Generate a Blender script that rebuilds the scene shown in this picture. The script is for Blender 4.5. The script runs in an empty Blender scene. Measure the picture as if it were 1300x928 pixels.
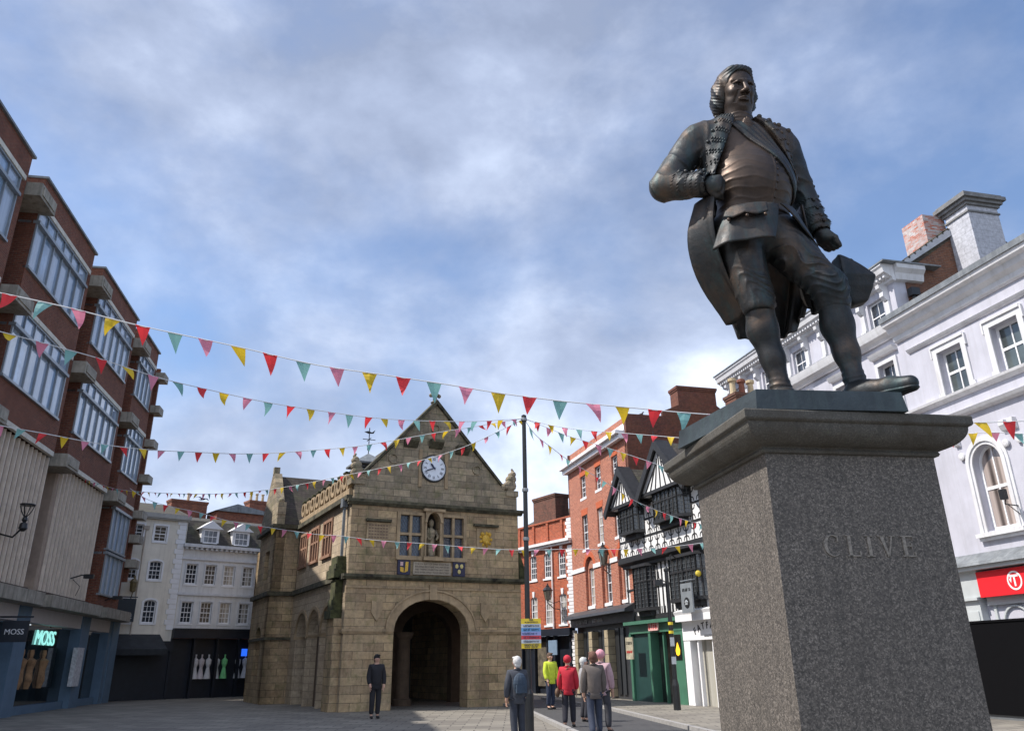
CLOUD_LOC = (7.3, .4, 2); SKY_TINT = (.80, .84, .92); EXPO = 1.02
import bpy, math, random
import numpy as np
from mathutils import Vector, Matrix
random.seed(7); RNG = np.random.default_rng(7)
sc = bpy.context.scene
COL = sc.collection
R = math.radians

# ------------------------------------------------------------------ camera
CAM_H = 1.6; F_PX = 1028.0; W_PX, H_PX = 1300.0, 928.0; PPX, PPY = 650.0, 420.0
_up = np.array([-34., 2506., F_PX]); _up /= np.linalg.norm(_up)
_z = np.array([0, 0, 1.]); _fw = _z - _up * _up.dot(_z); _fw /= np.linalg.norm(_fw)
_rt = -np.cross(_up, _fw)
if _rt[0] < 0: _rt = -_rt
cam_data = bpy.data.cameras.new('camera'); cam = bpy.data.objects.new('camera', cam_data); COL.objects.link(cam)
right = Vector((_rt[0], _fw[0], _up[0])); upv = Vector((_rt[1], _fw[1], _up[1])); fwd = Vector((_rt[2], _fw[2], _up[2]))
cam.matrix_world = Matrix(((right.x, upv.x, -fwd.x, 0), (right.y, upv.y, -fwd.y, 0), (right.z, upv.z, -fwd.z, CAM_H), (0, 0, 0, 1)))
cam_data.sensor_width = 36; cam_data.sensor_fit = 'HORIZONTAL'; cam_data.lens = F_PX / W_PX * 36
cam_data.shift_y = -(H_PX / 2 - PPY) / W_PX
cam_data.clip_end = 3000; cam_data.clip_start = .1
sc.camera = cam

def ray(px, py):
    v = np.array([px - PPX, PPY - py, F_PX]); return np.array([v.dot(_rt), v.dot(_fw), v.dot(_up)])
def measure_plane(px, py, p0, az):
    """survey helper: where the sight line of a photo pixel meets the upright plane through p0 running along az"""
    d = np.array([math.sin(R(az)), math.cos(R(az))]); n = np.array([d[1], -d[0]])
    r = ray(px, py); t = n.dot(p0) / n.dot(r[:2]); return r * t + np.array([0, 0, CAM_H])
def at_y(px, py, Y):
    r = ray(px, py); return r * (Y / r[1]) + np.array([0, 0, CAM_H])

# ------------------------------------------------------------------ objects
def props(o, label=None, cat=None, group=None, kind=None):
    if label: o['label'] = label
    if cat: o['category'] = cat
    if group: o['group'] = group
    if kind: o['kind'] = kind
    return o
def thing(name, label, cat, loc=(0, 0, 0), az=None, rotz=0, group=None):
    o = bpy.data.objects.new(name, None); COL.objects.link(o); o.empty_display_size = .3
    o.location = loc; o.rotation_euler = (0, 0, R(90 - az) if az is not None else rotz)
    return props(o, label, cat, group)
def copy_tree(o, parent=None):
    c = o.copy(); COL.objects.link(c); c.parent = parent
    for ch in list(o.children): copy_tree(ch, c)
    return c

class MB:
    def __init__(s): s.v = []; s.f = []
    def add(s, vs, fs):
        n = len(s.v); s.v.extend([tuple(map(float, p)) for p in vs]); s.f.extend([tuple(i + n for i in f) for f in fs]); return s
    def box(s, x0, x1, y0, y1, z0, z1):
        if x0 > x1: x0, x1 = x1, x0
        if y0 > y1: y0, y1 = y1, y0
        if z0 > z1: z0, z1 = z1, z0
        return s.add([(x0,y0,z0),(x1,y0,z0),(x1,y1,z0),(x0,y1,z0),(x0,y0,z1),(x1,y0,z1),(x1,y1,z1),(x0,y1,z1)],
                     [(0,3,2,1),(4,5,6,7),(0,1,5,4),(1,2,6,5),(2,3,7,6),(3,0,4,7)])
    def prism(s, poly, a, b, ax='y'):
        n = len(poly)
        def P(p, t):
            if ax == 'y': return (p[0], t, p[1])
            if ax == 'x': return (t, p[0], p[1])
            return (p[0], p[1], t)
        vs = [P(p, a) for p in poly] + [P(p, b) for p in poly]
        fs = [tuple(range(n)), tuple(range(2*n-1, n-1, -1))] + [(i, i+n, (i+1) % n + n, (i+1) % n) for i in range(n)]
        return s.add(vs, fs)
    def quad(s, *p): return s.add(p, [tuple(range(len(p)))])
    def tube(s, pts, r, n=8, cap=True):
        pts = [Vector(p) for p in pts]; rs = r if isinstance(r, (list, tuple)) else [r]*len(pts)
        vs = []; ref = None
        for i, p in enumerate(pts):
            t = (pts[min(i+1, len(pts)-1)] - pts[max(i-1, 0)]).normalized()
            if ref is None: ref = Vector((0,0,1)) if abs(t.z) < .9 else Vector((1,0,0))
            u = t.cross(ref).normalized(); w = u.cross(t).normalized(); ref = w
            for k in range(n):
                a = 2*math.pi*k/n; vs.append(p + (u*math.cos(a) + w*math.sin(a))*rs[i])
        fs = []
        for i in range(len(pts)-1):
            for k in range(n): fs.append((i*n+k, i*n+(k+1) % n, (i+1)*n+(k+1) % n, (i+1)*n+k))
        if cap: fs.append(tuple(range(n-1, -1, -1))); fs.append(tuple((len(pts)-1)*n+k for k in range(n)))
        return s.add(vs, fs)
    def lathe(s, prof, c=(0,0,0), n=16):
        vs = []; fs = []
        for r, z in prof:
            for k in range(n):
                a = 2*math.pi*k/n; vs.append((c[0]+r*math.cos(a), c[1]+r*math.sin(a), c[2]+z))
        for i in range(len(prof)-1):
            for k in range(n): fs.append((i*n+k, i*n+(k+1) % n, (i+1)*n+(k+1) % n, (i+1)*n+k))
        fs.append(tuple(range(n-1, -1, -1))); fs.append(tuple((len(prof)-1)*n+k for k in range(n)))
        return s.add(vs, fs)
    def ball(s, c, r, n=10, sx=1, sy=1, sz=1):
        prof = [(max(1e-4, math.sin(math.pi*i/n)), -math.cos(math.pi*i/n)) for i in range(n+1)]
        m = MB().lathe(prof, n=n+2)
        return s.add([(c[0]+x*r*sx, c[1]+y*r*sy, c[2]+z*r*sz) for x, y, z in m.v], m.f)
    def wall(s, x0, x1, z0, z1, holes=(), y0=0., y1=.25, back=False):
        """upright wall, front at y0, with rectangular or arched openings (hx0,hx1,hz0,hz1[,rise]) and their reveals"""
        xs = sorted({x0, x1, *[h[0] for h in holes], *[h[1] for h in holes]}); zs = sorted({z0, z1, *[h[2] for h in holes], *[h[3] for h in holes]})
        xs = [x for x in xs if x0 <= x <= x1]; zs = [z for z in zs if z0 <= z <= z1]
        def inhole(x, z): return any(h[0] < x < h[1] and h[2] < z < h[3] for h in holes)
        for i in range(len(xs)-1):
            for j in range(len(zs)-1):
                a, b, c, d = xs[i], xs[i+1], zs[j], zs[j+1]
                if inhole((a+b)/2, (c+d)/2): continue
                s.quad((a,y0,c),(b,y0,c),(b,y0,d),(a,y0,d))
                if back: s.quad((a,y1,c),(a,y1,d),(b,y1,d),(b,y1,c))
        s.quad((x0,y0,z0),(x0,y0,z1),(x0,y1,z1),(x0,y1,z0)); s.quad((x1,y0,z0),(x1,y1,z0),(x1,y1,z1),(x1,y0,z1))
        s.quad((x0,y0,z1),(x1,y0,z1),(x1,y1,z1),(x0,y1,z1))
        for h in holes:
            a, b, c, d = h[:4]; rise = h[4] if len(h) > 4 else 0; sp = d - rise
            s.quad((a,y0,c),(a,y1,c),(a,y1,sp),(a,y0,sp)); s.quad((b,y0,c),(b,y0,sp),(b,y1,sp),(b,y1,c))
            if c > z0: s.quad((a,y0,c),(b,y0,c),(b,y1,c),(a,y1,c))
            if not rise: s.quad((a,y0,d),(a,y1,d),(b,y1,d),(b,y0,d))
            else:
                arc = arc_pts(a, b, sp, rise, 14)
                for k in range(len(arc)-1):
                    p, q = arc[k], arc[k+1]
                    s.quad((p[0],y0,p[1]),(q[0],y0,q[1]),(q[0],y0,d),(p[0],y0,d))
                    if back: s.quad((p[0],y1,p[1]),(p[0],y1,d),(q[0],y1,d),(q[0],y1,q[1]))
                    s.quad((p[0],y0,p[1]),(p[0],y1,p[1]),(q[0],y1,q[1]),(q[0],y0,q[1]))
        return s
    def ring(s, a, b, sp, rise, w, y0, y1, z0=None, n=14):
        """arched band of width w round an opening, from z0 (jamb foot) up and over"""
        inn = arc_pts(a, b, sp, rise, n); out = arc_pts(a-w, b+w, sp, rise+w, n)
        if z0 is not None: inn = [(a, z0)] + inn + [(b, z0)]; out = [(a-w, z0)] + out + [(b+w, z0)]
        for k in range(len(inn)-1):
            s.prism([inn[k], inn[k+1], out[k+1], out[k]], y0, y1)
        return s
    def build(s, name, mat, parent=None, smooth=False, **kw):
        me = bpy.data.meshes.new(name); me.from_pydata(s.v, [], s.f); me.validate()
        me.materials.append(mat)
        if smooth: me.polygons.foreach_set('use_smooth', [True]*len(me.polygons))
        o = bpy.data.objects.new(name, me); COL.objects.link(o)
        if parent: o.parent = parent
        return props(o, **kw)
def _split(s, name, mat, parent=None, tol=.035, **kw):
    """build every separate piece (shapes that touch belong together) as an object of its own"""
    n = len(s.v); par_ = list(range(n))
    def find(i):
        while par_[i] != i: par_[i] = par_[par_[i]]; i = par_[i]
        return i
    for f in s.f:
        a = find(f[0])
        for j in f[1:]: par_[find(j)] = a
    comp = {}
    for i in range(n): comp.setdefault(find(i), []).append(i)
    keys = list(comp); V = np.array(s.v); bb = [(V[comp[k]].min(0)-tol, V[comp[k]].max(0)+tol) for k in keys]; g = list(range(len(keys)))
    def gf(i):
        while g[i] != i: i = g[i]
        return i
    for i in range(len(keys)):
        for j in range(i+1, len(keys)):
            if (bb[i][0] <= bb[j][1]).all() and (bb[j][0] <= bb[i][1]).all():
                a, b = gf(i), gf(j)
                if a != b: g[b] = a
    root = {k: gf(i) for i, k in enumerate(keys)}; out = {}
    vm = {}
    for i in range(n):
        r = root[find(i)]; m = out.setdefault(r, MB()); vm[i] = len(m.v); m.v.append(s.v[i])
    for f in s.f: out[root[find(f[0])]].f.append(tuple(vm[i] for i in f))
    return [m.build(name, mat, parent, **kw) for m in out.values()]
MB.split = _split
def arc_pts(a, b, sp, rise, n=14):
    return [((a+b)/2 - (b-a)/2*math.cos(math.pi*k/n), sp + rise*math.sin(math.pi*k/n)) for k in range(n+1)]

# ------------------------------------------------------------------ materials
_M = {}
def new_mat(name):
    m = bpy.data.materials.new(name); m.use_nodes = True; nt = m.node_tree; nt.nodes.clear()
    out = nt.nodes.new('ShaderNodeOutputMaterial'); b = nt.nodes.new('ShaderNodeBsdfPrincipled')
    nt.links.new(b.outputs[0], out.inputs[0]); return m, nt, b
def N(nt, t, **kw):
    n = nt.nodes.new('ShaderNode' + t)
    for k, v in kw.items():
        if k.startswith('i_'): n.inputs[k[2:].replace('_', ' ')].default_value = v
        else: setattr(n, k, v)
    return n
def c4(c): return (c[0], c[1], c[2], 1)
def ramp(nt, fac, stops):
    r = nt.nodes.new('ShaderNodeValToRGB'); e = r.color_ramp.elements
    while len(e) < len(stops): e.new(.5)
    for i, (p, c) in enumerate(stops): e[i].position = p; e[i].color = c4(c) if not isinstance(c, float) else (c, c, c, 1)
    nt.links.new(fac, r.inputs[0]); return r.outputs[0]
def noise(nt, co, scale, detail=4, rough=.6, dist=0):
    n = N(nt, 'TexNoise'); n.inputs['Scale'].default_value = scale; n.inputs['Detail'].default_value = detail
    n.inputs['Roughness'].default_value = rough; n.inputs['Distortion'].default_value = dist; nt.links.new(co, n.inputs['Vector']); return n.outputs['Fac']
def mixc(nt, fac, a, b, mode='MIX'):
    m = N(nt, 'Mix', data_type='RGBA', blend_type=mode)
    for s, v in ((0, fac), (6, a), (7, b)):
        if hasattr(v, 'is_linked'): nt.links.new(v, m.inputs[s])
        elif s == 0: m.inputs[s].default_value = v
        else: m.inputs[s].default_value = c4(v)
    return m.outputs[2]
def objco(nt, scale=None):
    t = N(nt, 'TexCoord'); o = t.outputs['Object']
    if scale:
        mp = N(nt, 'Mapping'); mp.inputs['Scale'].default_value = scale; nt.links.new(o, mp.inputs[0]); o = mp.outputs[0]
    return o
def bump(nt, b, h, strength=.3, dist=.01, prev=None):
    n = N(nt, 'Bump'); n.inputs['Strength'].default_value = strength; n.inputs['Distance'].default_value = dist
    nt.links.new(h, n.inputs['Height'])
    if prev: nt.links.new(prev, n.inputs['Normal'])
    nt.links.new(n.outputs[0], b.inputs['Normal']); return n.outputs[0]
def plain(name, col, rough=.7, var=.12, scale=3., bmp=.15, metallic=0., streak=0., dirt=None, spec=None):
    if name in _M: return _M[name]
    m, nt, b = new_mat(name); co = objco(nt)
    n1 = noise(nt, co, scale, 6, .65); lo = [c*(1-var*1.6) for c in col]; hi = [min(1, c*(1+var)) for c in col]
    c = ramp(nt, n1, [(.3, lo), (.7, hi)])
    if streak:
        st = noise(nt, objco(nt, (3.2, 3.2, .22)), 1.6, 5, .7)
        c = mixc(nt, ramp(nt, st, [(.48, 0.), (.75, streak)]), c, dirt or [x*.35 for x in col])
    nt.links.new(c, b.inputs['Base Color']); b.inputs['Roughness'].default_value = rough; b.inputs['Metallic'].default_value = metallic
    if spec is not None: b.inputs['Specular IOR Level'].default_value = spec
    if bmp: bump(nt, b, noise(nt, co, scale*9, 4), bmp, .01)
    _M[name] = m; return m
def wall_uv(nt):
    s = N(nt, 'SeparateXYZ'); nt.links.new(objco(nt), s.inputs[0]); a = N(nt, 'Math', operation='ADD')
    nt.links.new(s.outputs[0], a.inputs[0]); nt.links.new(s.outputs[1], a.inputs[1])
    c = N(nt, 'CombineXYZ'); nt.links.new(a.outputs[0], c.inputs[0]); nt.links.new(s.outputs[2], c.inputs[1]); return c.outputs[0], s
def masonry(name, c1, c2, mortar, bw=.225, bh=.075, mw=.009, rough=.85, stain=.5, stain_col=(.03,.03,.028), moss=0., blotch=None, offset=.5):
    if name in _M: return _M[name]
    m, nt, b = new_mat(name); uv, sep = wall_uv(nt); co = objco(nt)
    wv = N(nt, 'TexBrick', offset=offset); nt.links.new(uv, wv.inputs['Vector'])
    for k, v in (('Scale', 1.), ('Mortar Size', mw), ('Mortar Smooth', .2), ('Bias', 0.), ('Brick Width', bw), ('Row Height', bh)): wv.inputs[k].default_value = v
    wv.inputs['Color1'].default_value = c4(c1); wv.inputs['Color2'].default_value = c4(c2); wv.inputs['Mortar'].default_value = c4(mortar)
    c = wv.outputs['Color']
    if blotch:
        n0 = noise(nt, co, .9, 5, .7); c = mixc(nt, ramp(nt, n0, [(.35, 0.), (.7, .75)]), c, blotch)
    n1 = noise(nt, co, 7, 6, .7); c = mixc(nt, 1., c, ramp(nt, n1, [(.3, .68), (.72, 1.18)]), 'MULTIPLY')
    if stain:
        n2 = noise(nt, objco(nt, (1.3, 1.3, .45)), 1.1, 7, .72, .6)
        c = mixc(nt, ramp(nt, n2, [(.48, 0.), (.74, stain)]), c, stain_col)
    if moss:
        n3 = noise(nt, co, 2.2, 6, .7, .4); c = mixc(nt, ramp(nt, n3, [(.5, 0.), (.66, moss)]), c, (.09, .12, .035))
    nt.links.new(c, b.inputs['Base Color']); b.inputs['Roughness'].default_value = rough; b.inputs['Specular IOR Level'].default_value = .25
    bp = bump(nt, b, wv.outputs['Fac'], -.5, .012); bump(nt, b, noise(nt, co, 22, 5), .35, .02, bp)
    _M[name] = m; return m
def glass(name, col=(.03,.035,.045), rough=.06, curtain=None, cw=.5, tint=None):
    """window pane: dark, glossy, slightly wavy; with curtain= pale hanging cloth just behind"""
    if name in _M: return _M[name]
    m, nt, b = new_mat(name); co = objco(nt)
    c = ramp(nt, noise(nt, co, .9, 3), [(.35, [x*.6 for x in col]), (.65, [x*1.5 for x in col])])
    if curtain:
        sx = N(nt, 'SeparateXYZ'); nt.links.new(co, sx.inputs[0]); cx = N(nt, 'CombineXYZ'); nt.links.new(sx.outputs[0], cx.inputs[0])
        n = noise(nt, cx.outputs[0], 7., 3, .6); n2 = noise(nt, cx.outputs[0], cw, 1, .4)
        cc = mixc(nt, ramp(nt, n, [(.35, 0.), (.6, 1.)]), [x*.8 for x in curtain], curtain)
        c = mixc(nt, ramp(nt, n2, [(.40, 0.), (.52, 1.)]), c, cc)
    nt.links.new(c, b.inputs['Base Color']); b.inputs['Roughness'].default_value = rough; b.inputs['IOR'].default_value = 1.52
    b.inputs['Coat Weight'].default_value = .6; b.inputs['Coat Roughness'].default_value = .03
    bump(nt, b, noise(nt, co, 1.3, 2), .06, .03); _M[name] = m; return m
def tiles(name, col, row=.16, wid=.2, moss=.4):
    if name in _M: return _M[name]
    m, nt, b = new_mat(name); uv, sep = wall_uv(nt); co = objco(nt)
    wv = N(nt, 'TexBrick', offset=.5); nt.links.new(uv, wv.inputs['Vector'])
    for k, v in (('Scale', 1.), ('Mortar Size', .008), ('Brick Width', wid), ('Row Height', row*.75)): wv.inputs[k].default_value = v
    wv.inputs['Color1'].default_value = c4([x*.65 for x in col]); wv.inputs['Color2'].default_value = c4([x*1.35 for x in col]); wv.inputs['Mortar'].default_value = c4([x*.25 for x in col])
    n3 = noise(nt, co, 1.7, 6, .7); c = mixc(nt, ramp(nt, n3, [(.45, 0.), (.68, moss)]), wv.outputs['Color'], (.075, .085, .035))
    nt.links.new(c, b.inputs['Base Color']); b.inputs['Roughness'].default_value = .85; bump(nt, b, wv.outputs['Fac'], -.7, .02)
    _M[name] = m; return m
def emis(name, col, st):
    if name in _M: return _M[name]
    m, nt, b = new_mat(name); b.inputs['Base Color'].default_value = c4(col); b.inputs['Emission Color'].default_value = c4(col)
    b.inputs['Emission Strength'].default_value = st; _M[name] = m; return m
white = plain('white_paint', (.78,.78,.8), .55, .06, 2., .05)
cream_trim = plain('cream_trim', (.62,.58,.5), .7, .12, 3, .1, streak=.35)
black = plain('black_iron', (.015,.016,.018), .4, .2, 4, .1)
blackwood = plain('black_timber', (.018,.018,.02), .6, .3, 6, .4)
concrete = plain('concrete', (.34,.31,.26), .85, .22, 2.5, .5, streak=.75, dirt=(.06,.055,.045))
lead = plain('lead_sheet', (.16,.175,.19), .55, .25, 2.5, .2, streak=.4, dirt=(.4,.42,.42))

# ------------------------------------------------------------------ shared building parts
def window(parent, x0, x1, z0, z1, y, cols, rows, frame=None, pane=None, rise=0, fw=.06, bw=.025, sill=None, mid=True, proj=.1, sillh=.09, sillmat=None, depth=.05):
    frame = frame or white; pane = pane or glass('pane_dark')
    m = MB(); sp = z1 - rise
    if rise: m.ring(x0+fw, x1-fw, sp, rise-fw*.9, fw, y, y+depth+.02, z0+fw)
    else:
        m.box(x0, x0+fw, y, y+depth+.02, z0, z1); m.box(x1-fw, x1, y, y+depth+.02, z0, z1); m.box(x0+fw, x1-fw, y, y+depth+.02, z1-fw, z1)
    m.box(x0+(fw if not rise else 0), x1-(fw if not rise else 0), y, y+depth+.02, z0, z0+fw*1.2)
    def top(x):
        if not rise: return z1-fw
        t = (x-(x0+x1)/2)/((x1-x0)/2-fw); return sp + (rise-fw)*math.sqrt(max(0, 1-t*t))
    for i in range(1, cols):
        x = x0+fw+(x1-x0-2*fw)*i/cols; m.box(x-bw/2, x+bw/2, y+.012, y+depth, z0+fw, top(x))
    zt = z1-fw
    for j in range(1, rows):
        z = z0+fw+(zt-z0-fw)*j/rows; w = bw*1.9 if (mid and j == rows//2) else bw
        hx = (x1-x0)/2-fw
        if rise and z > sp: hx = hx*math.sqrt(max(0, 1-((z-sp)/(rise-fw))**2))
        c = (x0+x1)/2; m.box(c-hx, c+hx, y+.009, y+depth-.004, z-w/2, z+w/2)
    w = m.build('window', frame, parent)
    if rise: poly = [(x0+.02, z0+.02)] + arc_pts(x0+.02, x1-.02, sp, rise-.02, 14) + [(x1-.02, z0+.02)]
    else: poly = [(x0+.02, z0+.02), (x0+.02, z1-.02), (x1-.02, z1-.02), (x1-.02, z0+.02)]
    MB().prism(poly, y+.034, y+.046).build('pane', pane, w)
    if sill: MB().box(x0-.09, x1+.09, y-sill, y+.02, z0-sillh, z0+.004).build('sill', sillmat or frame, w)
    return w
def text_mesh(name, s, size, mat, parent, loc, rot=(math.pi/2, 0, 0), extrude=.006, width=None, shear=0, align='CENTER', label=None):
    cu = bpy.data.curves.new(name, 'FONT'); cu.body = s; cu.size = size; cu.extrude = extrude; cu.align_x = align; cu.shear = shear; cu.resolution_u = 3
    t = bpy.data.objects.new(name, cu); COL.objects.link(t); dg = bpy.context.evaluated_depsgraph_get(); dg.update()
    me = bpy.data.meshes.new_from_object(t.evaluated_get(dg)); me.materials.clear(); me.materials.append(mat)
    bpy.data.objects.remove(t); bpy.data.curves.remove(cu)
    if width and len(me.vertices):
        xs = [v.co.x for v in me.vertices]; k = width/(max(xs)-min(xs))
        for v in me.vertices: v.co.x *= k
    o = bpy.data.objects.new(name, me); COL.objects.link(o); o.parent = parent; o.location = loc; o.rotation_euler = rot
    if label: o['label'] = label
    return o
def chimney(parent, x0, x1, y0, y1, z0, z1, mat, pots=0, potmat=None, cap=.07, capmat=None, name='chimney'):
    m = MB().box(x0, x1, y0, y1, z0, z1-.22); m.box(x0-cap*.5, x1+cap*.5, y0-cap*.5, y1+cap*.5, z1-.22, z1-.13); m.box(x0-cap, x1+cap, y0-cap, y1+cap, z1-.13, z1)
    ch = m.build(name, mat, parent)
    for i in range(pots):
        c = (x0+(x1-x0)*(i+.5)/pots, (y0+y1)/2, z1)
        MB().lathe([(.13,0),(.11,.1),(.09,.5),(.13,.54),(.13,.6),(.08,.62)], c, 10).build('chimney_pot', potmat or plain('buff_clay', (.5,.4,.25), .8), ch)
    return ch
# ================================================================== LEFT: 1960s brick block
brick_dk = masonry('brown_brick', (.26,.075,.04), (.14,.04,.026), (.2,.13,.095), mw=.014, stain=.35, blotch=(.15,.055,.035))
alu = plain('aluminium_frame', (.27,.30,.33), .4, .08, 3, .02, metallic=.3)
officeg = glass('office_pane', (.20,.31,.47), .03, curtain=(.36,.44,.56), cw=.6)  # blue sky reflection put into the pane colour, with curtain stripes
bluegrey = plain('blue_grey_render', (.12,.19,.27), .7, .1, 2, .05, streak=.2)
ribm = plain('ribbed_cladding', (.37,.285,.225), .8, .1, 3, .2, streak=.25, dirt=(.15,.13,.12))
L = thing('office_building', 'brown brick block with long window bands and ribbed cladding above shops at left', 'building', (-18.24, 30., 0), az=-10.2)
bays = [(-19.2+7.6*k, -13.0+7.6*k) for k in range(0, 4)] + [(11.2, 14.9)]   # the first two stand beside and behind the camera's view edge
body = MB(); par = MB()
body.box(-20, 15.6, .75, 12, 4.9, 18.1); body.box(15.4, 15.6, -.1, .8, 5.9, 18.0)
body.build('recessed_wall', brick_dk, L)
sp = MB()
for i, (a, b) in enumerate(bays):
    low = i >= 4
    holes = [(a+.02, b-.5, 10.95, 13.6), (a+.02, b-.5, 15.05, 17.6)]
    z0 = 9.7
    if low: holes.append((a+.02, b-.5, 4.95, 9.2)); z0 = 4.3
    sp.wall(a, b, z0, 18.75, holes, 0, .7)
sp.build('wall', brick_dk, L)
fl = MB(); st = MB(); can = MB()
for i, (a, b) in enumerate(bays):
    fl.box(a-.04, b+.1, -.1, 6, 18.75, 18.84)
    for z in (13.6, 17.6, 9.5): st.box(a, b-.3, -.1, .06, z, z+.18)
    can.box(a-.7, b-.1, -.75, .7, 3.85, 4.3); can.box(b-.1, b+.7, -.5, .7, 3.85, 4.3)
fl.split('roof_edge', lead, L); st.split('lintel_band', cream_trim, L); can.split('canopy', concrete, L)
for i, (a, b) in enumerate(bays):
    for z in ([17.25, 13.2, 9.2] if i < 4 else [17.2, 15.2, 13.2, 11.2, 9.2, 7.9, 6.6]):
        if i < 4: m = MB().box(b+.05, b+1.55, -.52, .74, z, z+.52); m.box(b+.2, b+1.4, -.56, -.52, z+.1, z+.42)
        else: m = MB().box(b+.05, b+1.05, -.5, .74, z, z+.42)
        m.build('concrete_box', concrete, L)
    dp = MB().tube([(b+.75, .62, 4.4), (b+.75, .62, 18.6)], .09, 8); dp.build('downpipe', plain('grey_pipe', (.1,.11,.12), .5), L)
def office_window(a, b, z0, z1, tz, n, bevel=True):
    m = MB(); y = -.06
    m.box(a, a+.09, y, .1, z0, z1); m.box(b-.07, b, y, .1, z0, z1); m.box(a+.09, b-.07, y, .1, z1-.07, z1); m.box(a-.02, b+.02, y-.05, .1, z0-.06, z0+.03)
    m.box(a-.03, b+.03, y-.09, .09, tz-.06, tz+.06)
    for k in range(1, n):
        x = a+(b-a)*k/n; m.box(x-.03, x+.03, y, .06, z0+.03, tz-.06); m.box(x-.02, x+.02, y+.01, .06, tz+.06, z1-.07)
    # glazed return at the near corner
    m.box(a-.005, a+.05, .1, .16, z0, z1); m.box(a-.006, a+.05, .60, .66, z0, z1); m.box(a-.02, a+.05, .16, .6, tz-.05, tz+.05)
    w = m.build('window', alu, L)
    for k in range(n):
        x0 = a+(b-a)*k/n+.02; x1 = a+(b-a)*(k+1)/n-.02
        MB().box(x0, x1, .02, .03, z0+.01, z1-.02).build('pane', officeg, w)
    MB().box(a+.02, a+.03, .1, .62, z0, z1).build('side_pane', glass('pane_green', (.05,.075,.08)), w)
for i, (a, b) in enumerate(bays):
    if i < 1: continue
    office_window(a+.02, b-.52, 15.08, 17.6, 16.9, 6 if i < 4 else 4); office_window(a+.02, b-.52, 10.98, 13.6, 12.83, 6 if i < 4 else 4)
    if i >= 4:
        office_window(a+.02, b-.52, 4.98, 7.0, 6.9, 4); office_window(a+.02, b-.52, 7.1, 9.2, 9.1, 4)
    else:
        r = MB(); rb_ = MB(); n = 14; x0 = a+.05; x1 = b+.0
        r.box(x0, x1, .28, .7, 4.45, 9.5)
        for k in range(n):
            xa = x0+(x1-x0)*k/n; wd = (x1-x0)/n; r.prism([(xa+.01, .28), (xa+wd*.12, .2), (xa+wd*.62, .2), (xa+wd*.66, .28)], 4.45, 9.48, 'z'); rb_.prism([(xa+wd*.66, .28), (xa+wd*.7, .1), (xa+wd*.86, .1), (xa+wd*.9, .28)], 4.45, 9.49, 'z')
        rp = r.build('ribbed_panel', ribm, L); rb_.build('ribs', plain('lit_ribs', (.68,.58,.48), .8, .1, 3, .1, streak=.2, dirt=(.3,.27,.25)), rp)  # light caught on the rib edges is put into this paler colour
        MB().box(a-.2, b+.1, -.02, .1, 4.32, 4.5).split('rusty_ledge', plain('rusty_ledge', (.07,.045,.035), .8, .4), L)
# ground floor: pilasters, shop glass, stall riser
g = MB(); sg = MB(); bl = MB()
for i, (a, b) in enumerate(bays):
    g.box(b-.3, b+.9, -.05, .8, 0, 3.85); g.box(a+2.9, a+3.5, .0, .8, 0, 3.85) if i != 3 else None
    bl.box(a-.7, b-.3, .0, .45, 3.3, 3.85); sg.box(a-.5, b-.3, .42, .46, .3, 3.25); g.box(a-.5, b-.3, .2, .8, 0, .3)
g.split('shop_pilaster', bluegrey, L); bl.split('shop_fascia', plain('pale_fascia', (.52,.5,.52), .7, .05), L)
sg.split('shop_glass', glass('shop_pane', (.02,.03,.035)), L)
MB().box(9.0, 9.9, -.2, 0, .9, 2.5).build('notice_board', plain('notice_white', (.6,.6,.62), .6, .25, 9), L)
msg = plain('shop_sign_dark', (.02,.025,.035), .5)
s1 = MB().box(-.1, -.02, -1.15, -.3, 2.5, 3.2); s1.box(-.08, -.04, -1.25, 0, 3.3, 3.36); hs = s1.build('hanging_sign', msg, L)
text_mesh('sign_lettering', 'MOSS', .26, white, hs, (-.115, -.725, 2.75), rot=(math.pi/2, 0, -math.pi/2), width=.62)
text_mesh('shop_lettering', 'MOSS', .82, emis('mint_letter_light', (.3,.75,.7), .55), L, (6.35, .38, 2.55), width=2.3, extrude=.02, shear=.12)
mn = MB()
for k, x in enumerate((4.2, 5.2, 6.6)):
    mn.lathe([(.12,.9),(.2,1.2),(.16,1.6),(.24,1.95),(.07,2.05),(.1,2.2),(.08,2.35)], (x, .39, 0), 10)
mn.split('shop_display', plain('tan_coats', (.35,.2,.1), .8, .4), L)
cctv = MB().tube([(7.2, .1, 5.3), (7.2, -.35, 5.45), (7.2,-.6,5.4)], .03, 6); cctv.box(7.1, 7.3, -.85, -.45, 5.3, 5.48); cctv.tube([(7.5,.1,5.3),(7.7,-.2,5.0),(7.6,-.1,4.6)], .015, 5)
cctv.build('camera_bracket', black, L)
cct2 = MB().tube([(12.5, -.0, 4.75), (12.5, -.4, 4.9)], .03, 6).box(12.4, 12.6, -.8, -.35, 4.8, 4.96); cct2.build('camera_bracket', black, L)
m = MB().lathe([(.24,0),(.26,.03),(.25,.06),(.05,.08)], (-.9,-.6,7.05), 12)
for k in range(8):
    a = 2*math.pi*k/8; m.tube([(-.9+.24*math.cos(a), -.6+.24*math.sin(a), 7.04), (-.9+.17*math.cos(a), -.6+.17*math.sin(a), 6.85), (-.9+.03*math.cos(a), -.6+.03*math.sin(a), 6.64)], .016, 5)
m.lathe([(.02,-.35),(.08,-.42),(.1,-.5),(.05,-.58),(.12,-.62),(.15,-.8),(.06,-.9)], (-.9,-.6,7.05), 10)
m.tube([(-.9,-.6,6.3),(-.85,-.3,5.95),(-.8,.3,6.1)], .035, 6)
m.build('wall_lamp', black, L)
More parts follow.
